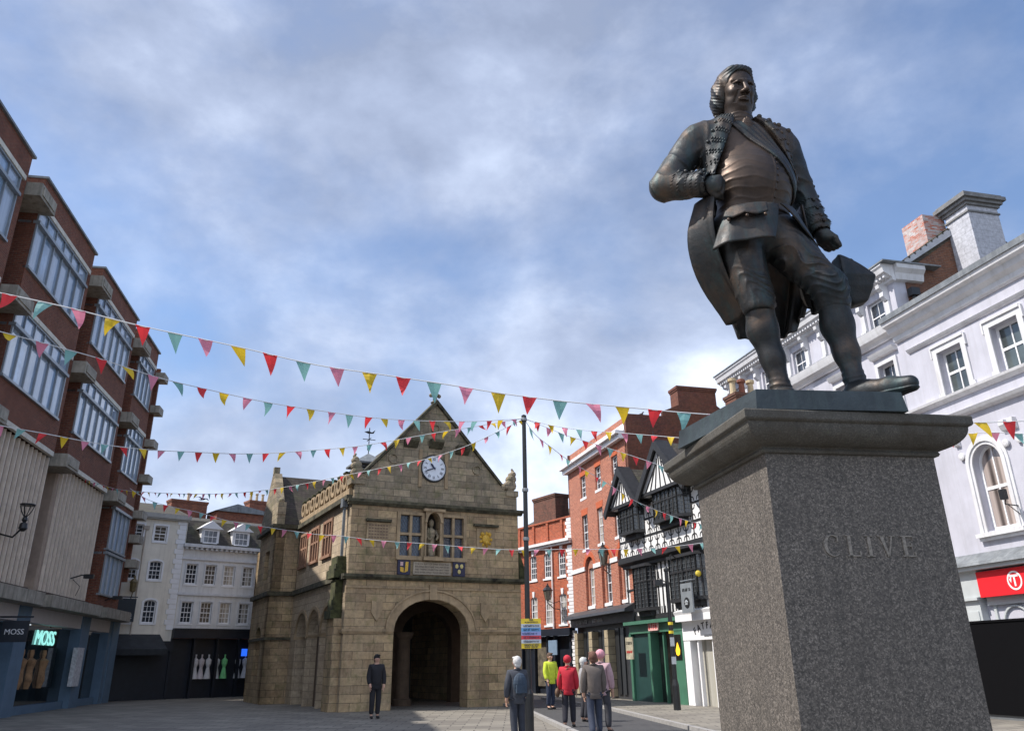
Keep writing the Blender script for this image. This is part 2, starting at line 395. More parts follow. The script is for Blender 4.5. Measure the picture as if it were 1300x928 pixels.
# ================================================================== OLD MARKET HALL
stone = masonry('sandstone', (.55,.395,.225), (.29,.2,.12), (.10,.075,.05), bw=.82, bh=.3, mw=.012, stain=.6, stain_col=(.06,.052,.04), moss=.35, blotch=(.42,.33,.22))
stone_up = masonry('sandstone_weathered', (.44,.35,.235), (.22,.175,.12), (.08,.07,.055), bw=.74, bh=.29, mw=.012, stain=.75, stain_col=(.07,.072,.06), moss=.35, blotch=(.27,.235,.18))
stone_pl = plain('sandstone_plain', (.38,.28,.17), .85, .25, 2.2, .4, streak=.6, dirt=(.07,.06,.05))
mossy = plain('mossy_ledge', (.09,.082,.052), .95, .55, 2.5, .9, streak=.5, dirt=(.02,.02,.018))
mossg = plain('green_moss', (.06,.062,.025), 1., .5, 5, 1.)
leaded = glass('leaded_pane', (.04,.05,.075), .18)
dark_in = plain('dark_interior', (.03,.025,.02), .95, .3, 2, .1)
HX, HAZ = (-6.62, 33.0, 0), 63
Hn = thing('market_hall', 'old sandstone market hall with clock gable and round arch in the middle of the square', 'market hall', HX, az=HAZ)
W = 7.68; DEP = 20.0; CX = 3.62
# ground floor front and upper front
m = MB().wall(0, W, 0, 4.82, [(CX-1.6, CX+1.6, 0, 4.03, 1.2)], 0, .8, back=True)
m.build('front_arch_wall', stone, Hn)
m = MB().wall(0.06, W-.06, 4.82, 7.78, [(2.1, 3.12, 5.72, 7.46), (4.02, 5.02, 5.72, 7.46), (3.27, 3.87, 5.78, 7.55, .45)], .06, .5)
m.build('front_upper_wall', stone, Hn)
gab = [(.15, 7.8), (W-.1, 7.8), (W-.1, 8.6), (7.0, 8.75), (6.75, 8.95), (CX, 12.32), (.55, 8.95), (.3, 8.75), (.1, 8.6)]
# gable wall drawn as fan so that the clock sits proud of it
MB().prism(gab, .06, .5).build('gable_wall', stone_up, Hn)
# copings on the gable slopes
m = MB()
for sgn in (-1, 1):
    a = Vector((CX, 0, 12.32)); b = Vector((CX + sgn*3.15, 0, 8.93)); n = Vector((-(b-a).z, 0, (b-a).x)).normalized() * (.09 if sgn > 0 else -.09)
    if n.z < 0: n = -n
    m.prism([(a.x, a.z), (b.x, b.z), (b.x+n.x, b.z+n.z), (a.x, a.z+.2)], -.08, .62)
m.build('gable_coping', mossy, Hn)
# apex finial
m = MB().lathe([(.16,0),(.2,.06),(.1,.14),(.09,.3),(.17,.36),(.2,.43),(.12,.5),(.07,.56),(.1,.62),(.04,.72),(.01,.78)], (CX, .25, 12.4), 10)
for sx in (-1, 1): m.ball((CX+sx*.2, .25, 12.78), .09, 6)
m.ball((CX, .05, 12.78), .08, 6); m.build('finial', stone_up, Hn)
# kneeler pedestals with scrolls at each side of the gable
for sx, xc in ((1, W-.35), (-1, .25)):
    m = MB().box(xc-.3, xc+.3, -.02, .6, 8.5, 8.75)
    for r, dx, dz in ((.26, 0, 9.0), (.2, .06*sx, 9.3), (.13, .12*sx, 9.52), (.15, -.28*sx, 8.95), (.12, -.42*sx, 8.86)):
        m.lathe([(r*.6,-.22),(r,-.16),(r,.16),(r*.6,.22)], (0,0,0), 12)
        k = len(m.v)-48; m.v[k:] = [(xc+dx+v[0], .25+v[2], dz+v[1]) for v in m.v[k:]]
    m.tube([(xc+.1*sx,.25,9.4),(xc+.16*sx,.25,9.7),(xc+.1*sx,.25,9.8)], [.1,.07,.04], 7)
    m.build('scroll_finial', stone_up, Hn)
# string courses
def course(x0, x1, z, h, p, name='string_course', mt=None, y=0.):
    m = MB().box(x0, x1, y-p, y+.05, z+h*.45, z+h); m.prism([(y-p+.03, z+h*.45), (y-p*.45, z), (y+.05, z), (y+.05, z+h*.45)], x0+.03, x1-.03, 'x')
    return m.build(name, mt or mossy, Hn)
course(-.16, W+.16, 4.74, .2, .2); course(-.14, W+.14, 7.66, .22, .2, y=.06)
for a, b in ((-.1, CX-1.62), (CX+1.62, W+.1)): course(a, b, 2.74, .16, .1, mt=stone_pl)
m = MB().ring(CX-1.6, CX+1.6, 2.85, 1.2, .3, -.05, .03); m.ring(CX-1.6-.3, CX+1.6+.3, 2.85, 1.5, .07, -.1, .03)
m.box(CX-.15, CX+.15, -.12, .02, 4.02, 4.6); m.build('arch_moulding', stone_pl, Hn)
MB().box(0, W, -.04, .02, 4.42, 4.5).build('thin_course', stone_pl, Hn)
# shields in the spandrels
for x in (1.28, 5.98):
    MB().prism([(x-.22, 3.95), (x-.22, 3.5), (x, 3.2), (x+.22, 3.5), (x+.22, 3.95), (x, 3.88)], -.07, .02).build('stone_shield', stone_pl, Hn)
# mullioned windows
for a, b in ((2.1, 3.12), (4.02, 5.02)):
    m = MB(); c = (a+b)/2
    m.box(a-.1, a+.04, .0, .3, 5.66, 7.5); m.box(b-.04, b+.1, .0, .3, 5.66, 7.5); m.box(a+.04, b-.04, .0, .3, 7.38, 7.5); m.box(a-.12, b+.12, -.06, .3, 5.56, 5.72)
    m.box(c-.055, c+.055, .03, .3, 5.72, 7.38); m.box(a+.04, c-.055, .04, .3, 6.56, 6.66); m.box(c+.055, b-.04, .04, .3, 6.56, 6.66)
    w = m.build('mullioned_window', stone_pl, Hn)
    for xa, xb in ((a+.04, c-.055), (c+.055, b-.04)):
        for za, zb in ((5.72, 6.56), (6.66, 7.38)):
            MB().box(xa, xb, .2, .21, za, zb).build('leaded_pane', leaded, w)
            l = MB()
            for k in range(-5, 7):   # diamond lead lines
                for sgn in (1, -1):
                    x_a, z_a = xa + k*.12, za
                    pts = []
                    for t in np.linspace(0, zb-za, 12):
                        x = x_a + sgn*t*.6
                        if xa < x < xb: pts.append((x, .196, za+t))
                    if len(pts) > 1: l.tube([pts[0], pts[-1]], .007, 4)
            l.build('lead_lines', plain('lead_came', (.1,.1,.11), .6), w)
# niche with statue
m = MB().box(3.2, 3.27, -.1, .3, 5.66, 7.55); m.box(3.87, 3.94, -.1, .3, 5.66, 7.55)
m.ring(3.27, 3.87, 7.1, .42, .1, -.16, .1); m.box(3.1, 4.04, -.22, .3, 7.55, 7.66); m.box(3.12, 4.02, -.2, .1, 5.56, 5.7)
m.prism([(3.2, 7.56), (3.2, 7.3), (3.34, 7.5), (3.57, 7.6), (3.8, 7.5), (3.94, 7.3), (3.94, 7.56)], -.14, .02)
m.build('niche', stone_pl, Hn)
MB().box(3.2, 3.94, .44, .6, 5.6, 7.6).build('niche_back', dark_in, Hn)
m = MB(); m.lathe([(.17,0),(.2,.05),(.14,.1),(.13,.5),(.17,.62),(.15,.8),(.2,.95),(.19,1.1),(.07,1.2),(.06,1.25),(.1,1.3),(.12,1.4),(.1,1.5),(.03,1.57)], (3.57, .2, 5.72), 12)
m.tube([(3.4,.15,6.8),(3.3,.05,6.55),(3.45,-.02,6.4),(3.55,.0,6.55)], [.07,.06,.05,.04], 6); m.tube([(3.74,.15,6.8),(3.83,.05,6.55),(3.72,-.03,6.4)], [.07,.06,.05], 6)
m.tube([(3.5,.15,6.25),(3.47,.12,5.75)], [.09,.06], 6); m.tube([(3.66,.15,6.25),(3.68,.1,5.75)], [.09,.06], 6); m.tube([(3.38,.02,5.75),(3.36,0,6.9)], .02, 5)
m.build('niche_statue', stone_up, Hn, smooth=True)
# clock
clk = MB().lathe([(.44,0),(.6,.0),(.6,.05),(.56,.1),(.53,.1),(.53,.06)], (0,0,0), 40)
clk.v = [(CX-.08+x, .06-z, 9.42+y) for x, y, z in clk.v]
ck = clk.build('clock', plain('clock_rim', (.04,.04,.045), .5), Hn)
MB().prism([(CX-.08+.53*math.cos(2*math.pi*k/40), 9.42+.53*math.sin(2*math.pi*k/40)) for k in range(40)], -.035, .02).build('dial', plain('dial_white', (.72,.77,.85), .35, .02, 2, 0), ck)
navy = plain('dial_blue', (.012,.016,.05), .4, .05)
hm = MB(); cc = Vector((CX-.08, 0, 9.42))
nums = ['XII','I','II','III','IIII','V','VI','VII','VIII','IX','X','XI']
for h, tx in enumerate(nums):
    a = math.pi/2 - 2*math.pi*h/12
    o = text_mesh('numeral', tx, .15, navy, ck, (cc.x+.40*math.cos(a), -.04, cc.z+.40*math.sin(a)), rot=(0,0,0), extrude=.004, width=None)
    for v in o.data.vertices: v.co.y -= .055; v.co.x *= .62; v.co.xyz = v.co.x*1.25, v.co.y*1.25, v.co.z
    o.matrix_basis = Matrix.Translation((cc.x+.40*math.cos(a), -.041, cc.z+.40*math.sin(a))) @ Matrix.Rotation(math.pi/2, 4, 'X') @ Matrix.Rotation(a-math.pi/2, 4, 'Z')
for k in range(60):
    a = 2*math.pi*k/60; p = cc+Vector((.505*math.cos(a), -.042, .505*math.sin(a))); q = cc+Vector((.485*math.cos(a), -.042, .485*math.sin(a))); hm.tube([p, q], .006 if k % 5 else .011, 4)
for ang, ln, w in ((math.pi/2-2*math.pi*(41.5/60), .42, .022), (math.pi/2-2*math.pi*(10.69/12), .27, .032)):
    d = Vector((math.cos(ang), 0, math.sin(ang))); n = Vector((-d.z, 0, d.x))
    p = [cc-d*.08+n*w*.6, cc+d*ln*.7+n*w*1.3, cc+d*ln, cc+d*ln*.7-n*w*1.3, cc-d*.08-n*w*.6]
    hm.prism([(q.x, q.z) for q in p], -.06-w, -.045-w)
hm.build('clock_hands', navy, ck)
# surround of clock and small roundels, corbels
m = MB().box(CX-.75, CX-.6, -.0, .07, 8.6, 10.2); m.box(CX+.45, CX+.6, -.0, .07, 8.6, 10.2)
m.build('clock_surround', stone_pl, Hn)
for x, z in ((1.72, 9.7), (5.6, 9.55), (CX-.02, 11.2)):
    m = MB().ring(x-.16, x+.16, z, .16, .05, .0, .08); k = len(m.v); m.v += [(v[0], v[1], 2*z-v[2]) for v in m.v]; m.f += [tuple(reversed([i+k for i in f])) for f in m.f]
    m.build('roundel', stone_up, Hn)
for x, z in ((CX-1.15, 10.45), (CX+1.25, 10.35), (CX, 10.5)):
    MB().prism([(-.28, z+.16), (-.28, z+.05), (.0, z-.2), (.08, z-.2), (.08, z+.16)], x-.3, x+.3, 'x').build('corbel', mossy, Hn)
# plaques
m = MB().box(.72, 1.66, -.0, .07, 6.25, 6.98); m.build('plaque', stone_pl, Hn); MB().box(.66, 1.72, -.13, .06, 7.02, 7.12).build('drip_mould', mossy, Hn)
m = MB()
for k in range(5):
    for j in range(7): m.box(.8+j*.12, .88+j*.12, -.012, .0, 6.36+k*.12, 6.42+k*.12)
m.build('worn_inscription', plain('worn_letters', (.2,.14,.1), .9), Hn)
gold = plain('gilding', (.62,.38,.05), .45, .15, 8, .1, metallic=.2)
m = MB().box(5.6, 6.45, -.0, .07, 6.15, 7.0); m.build('plaque', stone_pl, Hn); MB().box(5.45, 6.6, -.13, .06, 7.08, 7.17).build('drip_mould', mossy, Hn)
m = MB().ball((6.02, -.03, 6.55), .2, 8, 1, .5, 1.1); m.ball((6.02, -.1, 6.4), .1, 6); m.ball((5.85,-.02,6.77), .09, 6); m.ball((6.19,-.02,6.77), .09, 6)
for k in range(9):
    a = math.pi*(.0+2*k/9); m.ball((6.02+.25*math.cos(a), .0, 6.55+.27*math.sin(a)), .07, 5)
m.build('gilded_emblem', gold, Hn)
MB().box(2.75, 4.4, -.02, .07, 5.0, 5.5).build('plaque', plain('pale_stone', (.36,.31,.24), .85, .15), Hn)
for k, tx in enumerate(('THE XV DAY OF JVNE WAS THIS', 'BVILDING BEGONNE WILLIAM IONES', 'AND THOMAS CHARLTON GENT THEN', 'BAILIFFES AND WAS ERECTED')):
    text_mesh('inscription', tx, .095, plain('worn_dark', (.09,.07,.06), .9), Hn, (3.575, -.022, 5.39-k*.11), width=1.5, extrude=.003)
for x, kind in ((2.35, 0), (4.78, 1)):
    s = MB().box(x-.27, x+.27, -.03, .07, 4.98, 5.55).build('heraldic_shield', plain('shield_navy', (.02,.02,.06), .5), Hn)
    m = MB()
    if kind: 
        for dx, dz in ((-.11,.1),(.11,.1),(0,-.12)): m.ball((x+dx,-.04,5.28+dz), .075, 6, 1, .4, 1.25)
        m.build('shield_charges', plain('cream_gold', (.6,.5,.2), .5), s)
    else:
        m.prism([(x+.02,5.05),(x+.16,5.12),(x+.18,5.48),(x+.06,5.48)], -.05,-.03); m.prism([(x-.16,5.1),(x-.02,5.05),(x-.02,5.25),(x-.18,5.28)], -.05,-.03); m.build('shield_charges', gold, s)
        m = MB(); m.box(x-.17, x-.05, -.05, -.03, 5.32, 5.47); m.build('shield_charges', plain('pale_pink', (.6,.4,.4), .5), s)
# corner buttress with moss (left) and right edge moss
m = MB().box(-.42, .1, .3, 1.5, 4.82, 5.15).box(-.36, .08, .34, 1.4, 5.15, 5.35).box(-.3, .06, .4, 1.3, 5.35, 5.65).box(-.45,-.0,.35,1.3,3.3,3.6)
m.box(-.36,-.0,.4,1.2,3.6,4.0); m.box(-.3,-.0,.45,1.15,4.0,4.74); m.split('mossy_offset', mossg, Hn)
MB().box(-.32, 0, .3, 1.3, 0, 3.3).build('buttress', stone, Hn)
MB().prism([(W-.02, 4.95), (W+.3, 4.95), (W+.25, 5.4), (W+.1, 5.8), (W-.02, 6.1)], .05, .5).split('mossy_offset', mossg, Hn)
# side wall (left, sunlit) : runs back along +y at x=0
s = MB()
holes = [(1.27, 3.47, 0, 3.89, 1.05), (3.55, 5.7, 0, 3.87, 1.05), (5.8, 7.95, 0, 3.85, 1.05)]
s.wall(0.0, 9.1, 0, 4.82, [(a, b, c, d, r) for a, b, c, d, r in holes], 0, .6, back=True)
s.wall(0.06, 9.1, 4.82, 8.0, [(2.85, 4.25, 6.0, 7.5), (5.1, 6.5, 6.0, 7.5), (7.3, 8.6, 6.0, 7.5)], .06, .5)
def swap(mb, y0=0.): mb.v = [(y, x, z) for x, y, z in mb.v]; mb.f = [tuple(reversed(f)) for f in mb.f]; return mb
swap(s); s.v = [(v[0], v[1]+.02, v[2]) for v in s.v]; s.build('side_wall', masonry('sandstone_pale', (.58,.47,.33), (.42,.33,.22), (.2,.16,.12), bw=.7, bh=.3, mw=.012, stain=.4, stain_col=(.12,.1,.08), blotch=(.42,.34,.26)), Hn)  # paler and less stained than the front stone
m = MB()
m.box(-.16, 0, .0, 9.1, 4.74, 4.95); m.box(-.16, .06, .1, 9.1, 7.85, 8.05)
m.build('side_course', mossy, Hn)
m = MB(); m.box(-.1, 0, 0, 1.2, 2.76, 2.9)
for a, b, c, d, r in holes:
    r_ = MB().ring(a, b, d-r, r, .14, -.06, .02); swap(r_); m.add(r_.v, r_.f); m.box(-.08, .6, b, b+.1, 2.74, 2.86)
m.build('arch_moulding', stone_pl, Hn)
for a, b in ((2.85, 4.25), (5.1, 6.5), (7.3, 8.6)):
    m = MB(); m.box(a-.08, a+.06, 0, .25, 5.95, 7.55); m.box(b-.06, b+.08, 0, .25, 5.95, 7.55); m.box(a, b, 0, .25, 7.42, 7.55); m.box(a-.1, b+.1, -.05, .25, 5.9, 6.02); m.box(a, b, .02, .25, 6.8, 6.88)
    for k in (1, 2): x = a+(b-a)*k/3; m.box(x-.06, x+.06, .015, .25, 6.0, 7.45)
    swap(m); w = m.build('mullioned_window', plain('red_sandstone', (.3,.17,.11), .85, .2), Hn)
    p = MB().box(a, b, .2, .21, 6.0, 7.5); swap(p); p.build('leaded_pane', leaded, w)
# parapet of rounded merlons with roundels
m = MB(); mm = MB()
m.box(-.02, .2, .3, 9.1, 8.05, 8.35)
n = 9
for k in range(n):
    y = 1.15 + k*.92
    r_ = MB().ring(y-.2, y+.2, 8.78, .2, .15, -.02, .2); kk = len(r_.v); r_.v += [(v[0], v[1], 2*8.78-v[2]) for v in r_.v]; r_.f += [tuple(reversed([i+kk for i in f])) for f in r_.f]
    swap(r_); m.add(r_.v, r_.f); m.box(.0, .18, y-.46, y-.3, 8.35, 8.75); mm.box(-.05, .22, y-.2, y+.2, 9.1, 9.17)
    mm.ball((.08, y+.1, 9.15), .1, 6)
m.build('pierced_parapet', stone_pl, Hn); mm.split('parapet_moss', mossg, Hn)
MB().box(-.14, -.04, .55, .65, 4.9, 7.9).box(-.22, .0, .45, .75, 7.6, 7.95).build('downpipe', lead, Hn)
# interior: slab, inner arcade, right wall, roof
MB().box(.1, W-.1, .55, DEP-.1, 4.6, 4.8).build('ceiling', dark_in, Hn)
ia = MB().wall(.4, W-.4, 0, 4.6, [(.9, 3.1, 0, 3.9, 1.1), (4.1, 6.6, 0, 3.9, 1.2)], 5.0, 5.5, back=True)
ia.build('inner_arcade', plain('shaded_inner_stone', (.11,.075,.05), .9, .2), Hn)  # stone colour darkened to stand for the shade inside the hall
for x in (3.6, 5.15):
    MB().lathe([(.4,0),(.4,.25),(.3,.3),(.28,2.6),(.38,2.72),(.42,2.9)], (x, 3.2 if x < 4 else 8.0, 0), 14).build('column', plain('shaded_inner_stone', (.22,.16,.11)), Hn)
rw = MB().wall(0.6, DEP, 0, 4.82, [(4.0, 5.9, 0, 3.6, .9)], -.6, 0, back=True); rw.wall(.6, DEP, 4.82, 8.0, (), -.5, -.06)
swap(rw); rw.v = [(W+v[0], v[1], v[2]) for v in rw.v]; rw.build('rear_side_wall', stone, Hn)
MB().box(.65, 5.35, 7.0, 7.2, 0, 4.6).build('shade_partition', plain('shade_dark', (.012,.02,.018), .8, .4, 2, 0), Hn)  # added dark sheet standing in for the deep shade under the hall
MB().box(1.1, 2.1, 6.8, 6.98, .9, 1.9).build('market_stall_board', plain('stall_teal', (.03,.12,.10), .7, .5, 5, 0), Hn)
bw = MB().wall(0, W, 0, 4.82, [(CX+.4, CX+2.8, 0, 3.9, 1.1)], DEP-.6, DEP, back=True); bw.wall(0, W, 4.82, 8, (), DEP-.5, DEP); bw.build('back_wall', stone, Hn)
sw = MB().wall(13.2, DEP, 0, 8.0, [(13.8, 16, 0, 3.9, 1.05)], 0, .6, back=True); swap(sw).build('side_wall', stone, Hn)
rt_ = tiles('stone_slates', (.055,.042,.035))
m = MB().prism([(.35, 8.0), (CX, 11.9), (W-.3, 8.0)], .52, DEP); m.build('roof', rt_, Hn)
# lantern cupola with louvres and vane
m = MB().box(.92, 2.1, 2.4, 3.6, 8.2, 10.0)
m.build('lantern', blackwood, Hn)
lv = MB()
for k in range(8):
    z = 9.05+k*.12; lv.prism([(.86, z), (.94, z+.1), (.94, z+.12), (.84, z+.03)], 2.4, 3.6, 'y'); lv.prism([(2.34, z), (2.44, z+.1), (2.44, z+.12), (2.32, z+.03)], .92, 2.1, 'x')
lv.build('louvres', plain('grey_louvres', (.12,.13,.14), .6), Hn)
a, b, y0, y1, z0, z1 = .72, 2.3, 2.2, 3.8, 10.0, 10.55
m = MB().add([(a,y0,z0),(b,y0,z0),(b,y1,z0),(a,y1,z0),(1.5,3,z1)], [(3,2,1,0),(0,1,4),(1,2,4),(2,3,4),(3,0,4)]); m.box(a, b, y0, y1, z0-.08, z0-.003); m.build('lantern_roof', lead, Hn)
m = MB().tube([(1.5,3,10.5),(1.5,3,11.75)], .022, 6); m.tube([(1.2,3,11.2),(1.8,3,11.2)], .018, 5); m.tube([(1.5,2.7,11.2),(1.5,3.3,11.2)], .018, 5); m.ball((1.5,3,10.75), .07, 6)
m.prism([(1.25,11.55),(1.45,11.6),(1.62,11.55),(1.78,11.68),(1.7,11.5),(1.45,11.47)], 2.99, 3.01); m.build('weather_vane', black, Hn)
# wing projecting to the left at y = 9.1
WG = 1.15; y0 = 9.1; y1 = 13.2
def wing_wall(z0, z1, ins, mt, name):
    m = MB(); m.wall(-WG+ins, 0.05, z0, z1, (), y0+ins, y0+.5)
    s = MB().wall(y0+ins, y1-ins, z0, z1, [(y0+1.2, y0+2.6, 1.2, 3.4, .6)] if z0 == 0 else [(y0+1.3, y0+2.4, 5.6, 7.0)], -WG+ins, -WG+.5); swap(s); m.add(s.v, s.f)
    m.box(-WG+ins+.01, 0, y1-ins-.5, y1-ins, z0, z1-.01); m.build(name, mt, Hn)
wing_wall(0, 4.82, 0, stone, 'wing_wall'); wing_wall(4.9, 8.05, .06, stone, 'wing_wall')
m = MB()
for z in (4.74, 7.9): m.box(-WG-.16, 0, y0-.16, y0+.1, z, z+.2); m.box(-WG-.16, -WG+.1, y0+.1, y1+.16, z, z+.2)
m.box(-WG-.08, 0, y0-.08, y0+.05, 2.76, 2.88); m.box(-WG-.08, -WG+.05, y0+.05, y1, 2.76, 2.88)
m.split('string_course', mossy, Hn)
g = MB().prism([(y0, 8.1), (y1, 8.1), (y1, 8.7), ((y0+y1)/2+.25, 11.0), ((y0+y1)/2-.25, 11.0), (y0, 8.7)], -WG+.02, -WG+.4, 'x'); g.build('wing_gable', stone_up, Hn)
m = MB().prism([(y0+.05, 8.1), ((y0+y1)/2, 10.9), (y1-.05, 8.1)], -WG+.4, 3.5, 'x'); m.build('wing_roof', rt_, Hn)
m = MB().box(-WG, -WG+.4, y0-.05, y0+.3, 8.6, 9.2).ball((-WG+.2, y0+.15, 9.3), .16, 8); m.box(-WG, -WG+.3, 11.0, 11.3, 10.95, 11.35); m.split('scroll_finial', stone_up, Hn)
m = MB().box(-WG+1.35, -WG+1.7, y0-.1, y0+.02, 5.0, 8).build('downpipe', lead, Hn)
# ================================================================== FAR LEFT BACKGROUND HOUSES
bo = (-19.26, 49.14, 0)
stucco = plain('pale_stucco', (.74,.69,.6), .8, .08, 1.2, .15, streak=.3, dirt=(.3,.27,.23))
stucco2 = plain('grey_stucco', (.68,.68,.68), .8, .08, 1.2, .15, streak=.35, dirt=(.28,.27,.26))
slate = tiles('brown_slate', (.06,.05,.042), moss=.5)
navy_p = plain('navy_shopfront', (.01,.014,.024), .45, .2, 3, .05)
pd = glass('pane_dark'); pc = glass('pane_curtain', (.04,.045,.055), .07, curtain=(.5,.47,.42), cw=1.3)
B1 = thing('stucco_house', 'cream stucco house with white quoins and arched windows next to the brick block', 'house', bo, az=50)
m = MB(); hs = []
for x in (-5.75, -3.45, -2.1-.03):
    w_ = .7; hs += [(x, x+w_, 8.38, 9.27), (x, x+w_, 6.25, 7.3, .12), (x, x+w_, 3.93, 5.17, .16)]
m.wall(-7.5, -.37, 3.0, 9.7, hs, 0, .25); m.wall(-7.5, -.37, 0, 3.0, (), .02, .3); m.build('wall', stucco, B1)
m = MB()
for h in hs: 
    r = h[4] if len(h) > 4 else 0
    if r: m.ring(h[0], h[1], h[3]-r, r, .1, -.05, .02, h[2]-.05)
    else: m.box(h[0]-.1, h[0], -.05, .02, h[2], h[3]+.1); m.box(h[1], h[1]+.1, -.05, .02, h[2], h[3]+.1); m.box(h[0], h[1], -.05, .02, h[3], h[3]+.1)
m.split('window_surround', white, B1)
for h in hs: window(B1, h[0], h[1], h[2], h[3], .08, 2 if len(h) == 4 else 3, 4, rise=h[4] if len(h) > 4 else 0, sill=.12, pane=pd)
m = MB()
for k in range(22): m.box(-.75 - (.12 if k % 2 else 0), -.34, -.05, .3, 3.6+k*.278, 3.6+k*.278+.262)
m.split('quoins', white, B1)
MB().box(-7.5, -.2, -.28, .3, 9.7, 9.95).box(-7.5, -.25, -.2, .3, 9.62, 9.7).build('cornice', plain('cornice_grey', (.4,.39,.37), .7), B1)
MB().prism([(-.25, 9.96), (4, 11.2), (8, 9.96)], -7.5, -.3, 'x').build('roof', slate, B1)
MB().box(-.3, -.28, .0, 8, 0, 10).build('party_wall', stucco, B1)
MB().tube([(-2.62,-.06,9.0),(-2.62,-.06,3.2)], .04, 6).box(-2.78,-2.46,-.14,0,9.0,9.2).build('downpipe', plain('beige_pipe', (.42,.36,.3), .6), B1)
m = MB().box(-7.5, -.2, -.15, .02, 2.5, 3.0); m.box(-7.5, -.3, .0, .04, 0, 2.5); m.build('shopfront', navy_p, B1)
aw = MB().prism([(-1.6, 2.55), (0, 3.35), (0, 3.25), (-1.6, 2.45)], -6.8, -1.0, 'x'); aw.prism([(-1.62, 2.25), (-1.58, 2.25), (-1.58, 2.52), (-1.62, 2.52)], -6.8, -1.0, 'x'); aw.build('awning', plain('dark_canvas', (.02,.024,.03), .8, .3), B1)
for k in range(7):
    MB().tube([(-7+k*.55, -1.7, 3.9), (-6.5+k*.55, -.1, 3.0)], .03, 5).build('awning_strut', plain('grey_strut', (.13,.14,.15), .5), B1) if k < 5 else None
hsn = MB().box(-3.3, -3.24, -2.2, -1.0, 3.85, 5.45); hsn.box(-3.3, -3.24, -2.3, 0, 5.5, 5.56)
hs_o = MB().box(-3.75, -2.75, -.75, -.69, 3.95, 5.15).box(-4.3, -2.7, -.74, -.70, 5.2, 5.26).tube([(-3.7,-.72,5.23),(-3.7,-.02,5.23)], .03, 6).build('hanging_sign', plain('sign_navy', (.012,.02,.03), .5), B1)
text_mesh('sign_lettering', 'CÔTE', .3, white, hs_o, (-3.25, -.76, 4.12), width=.72)
ln = MB().tube([(-2.95,0,5.0),(-2.95,-.3,5.15),(-2.95,-.45,5.4),(-2.95,-.45,5.55)], .03, 6); ln.lathe([(.05,0),(.16,.06),(.2,.5),(.24,.52),(.12,.7),(.05,.74),(.05,.85),(.01,.9)], (-2.95,-.45,5.5), 6)
ln.build('wall_lantern', plain('aged_brass', (.16,.12,.05), .5, .3), B1)
gl = MB()
for k in range(6): gl.ball((-6.5+k*.9+random.random()*.3, .5, 1.5+random.random()*.7), .05, 5)
B2 = thing('stucco_house', 'pale grey stucco house with two pedimented dormers and a dark dress shop below', 'house', bo, az=50)
m = MB(); hs = []
for x in (-.02, 1.1, 2.24, 3.41, 4.6, 5.8): hs += [(x, x+.66, 6.12, 7.26), (x, x+.66, 3.97, 5.15)]
m.wall(-.36, 7.5, 3.66, 8.2, hs, .03, .28)
m.build('wall', stucco2, B2)
m = MB(); m.box(-.36, 7.5, -.06, .05, 7.5, 7.64); m.box(-.36, 7.5, -.06, .05, 5.5, 5.64); m.box(-.4, 7.5, -.3, .1, 8.2, 8.38)
for k in range(26): m.box(-.3+k*.3, -.16+k*.3, -.22, .05, 8.08, 8.2)
for h in hs: m.box(h[0]-.08, h[0], -.02, .05, h[2], h[3]+.08); m.box(h[1], h[1]+.08, -.02, .05, h[2], h[3]+.08); m.box(h[0], h[1], -.02, .05, h[3], h[3]+.08)
m.build('mouldings', plain('pale_trim', (.62,.63,.66), .7), B2)
for i, h in enumerate(hs): window(B2, h[0], h[1], h[2], h[3], .1, 3, 4, sill=.1, pane=pc if i > 3 else pd)
rf = MB().prism([(.0, 8.38), (1.1, 9.95), (4, 10.6), (8, 8.38)], -.34, 7.5, 'x').build('roof', slate, B2)
for x in (.64, 2.56):
    d = MB().box(x, x+1.08, .12, 1.2, 8.44, 9.38); d.prism([(x-.18, 9.36), (x+.54, 9.84), (x+1.26, 9.36)], -.05, 1.6)
    dd = d.build('dormer', white, rf); window(dd, x+.1, x+.98, 8.5, 9.3, .06, 3, 2, pane=glass('pane_pale', (.2,.22,.25)))
m = MB().box(-.36, 7.5, -.35, .0, 3.15, 3.62); m.box(-.36, 7.5, -.4, .1, 3.6, 3.68)
for x in (-.36, .95, 2.3, 3.6, 5.0, 6.4): m.box(x, x+.14, -.1, .3, 0, 3.15)
m.box(-.36, 7.5, .3, .4, 0, 3.15); m.build('shopfront', navy_p, B2)
cols = [(.6,.58,.6), (.55,.5,.52), (.6,.6,.62), (.5,.52,.55), (.2,.6,.25), (.55,.56,.6), (.6,.62,.68)]
for k, x in enumerate((1.25, 1.6, 2.0, 2.5, 2.95, 3.75, 4.2)):
    MB().lathe([(.2,.7),(.17,.9),(.09,1.3),(.16,1.5),(.17,1.7),(.04,1.82),(.05,2.0)], (x, .16, .3), 10).build('mannequin', plain('dress_%d' % k, cols[k], .8), B2)
MB().box(3.85, 4.2, .0, .02, 2.2, 2.6).build('window_poster', emis('blue_screen', (.02,.12,.8), .6), B2)
MB().box(-.36, 7.5, -.02, 0, .5, 3.1).build('shop_glass', new_mat('clear_shop_glass')[0], B2) if 0 else None
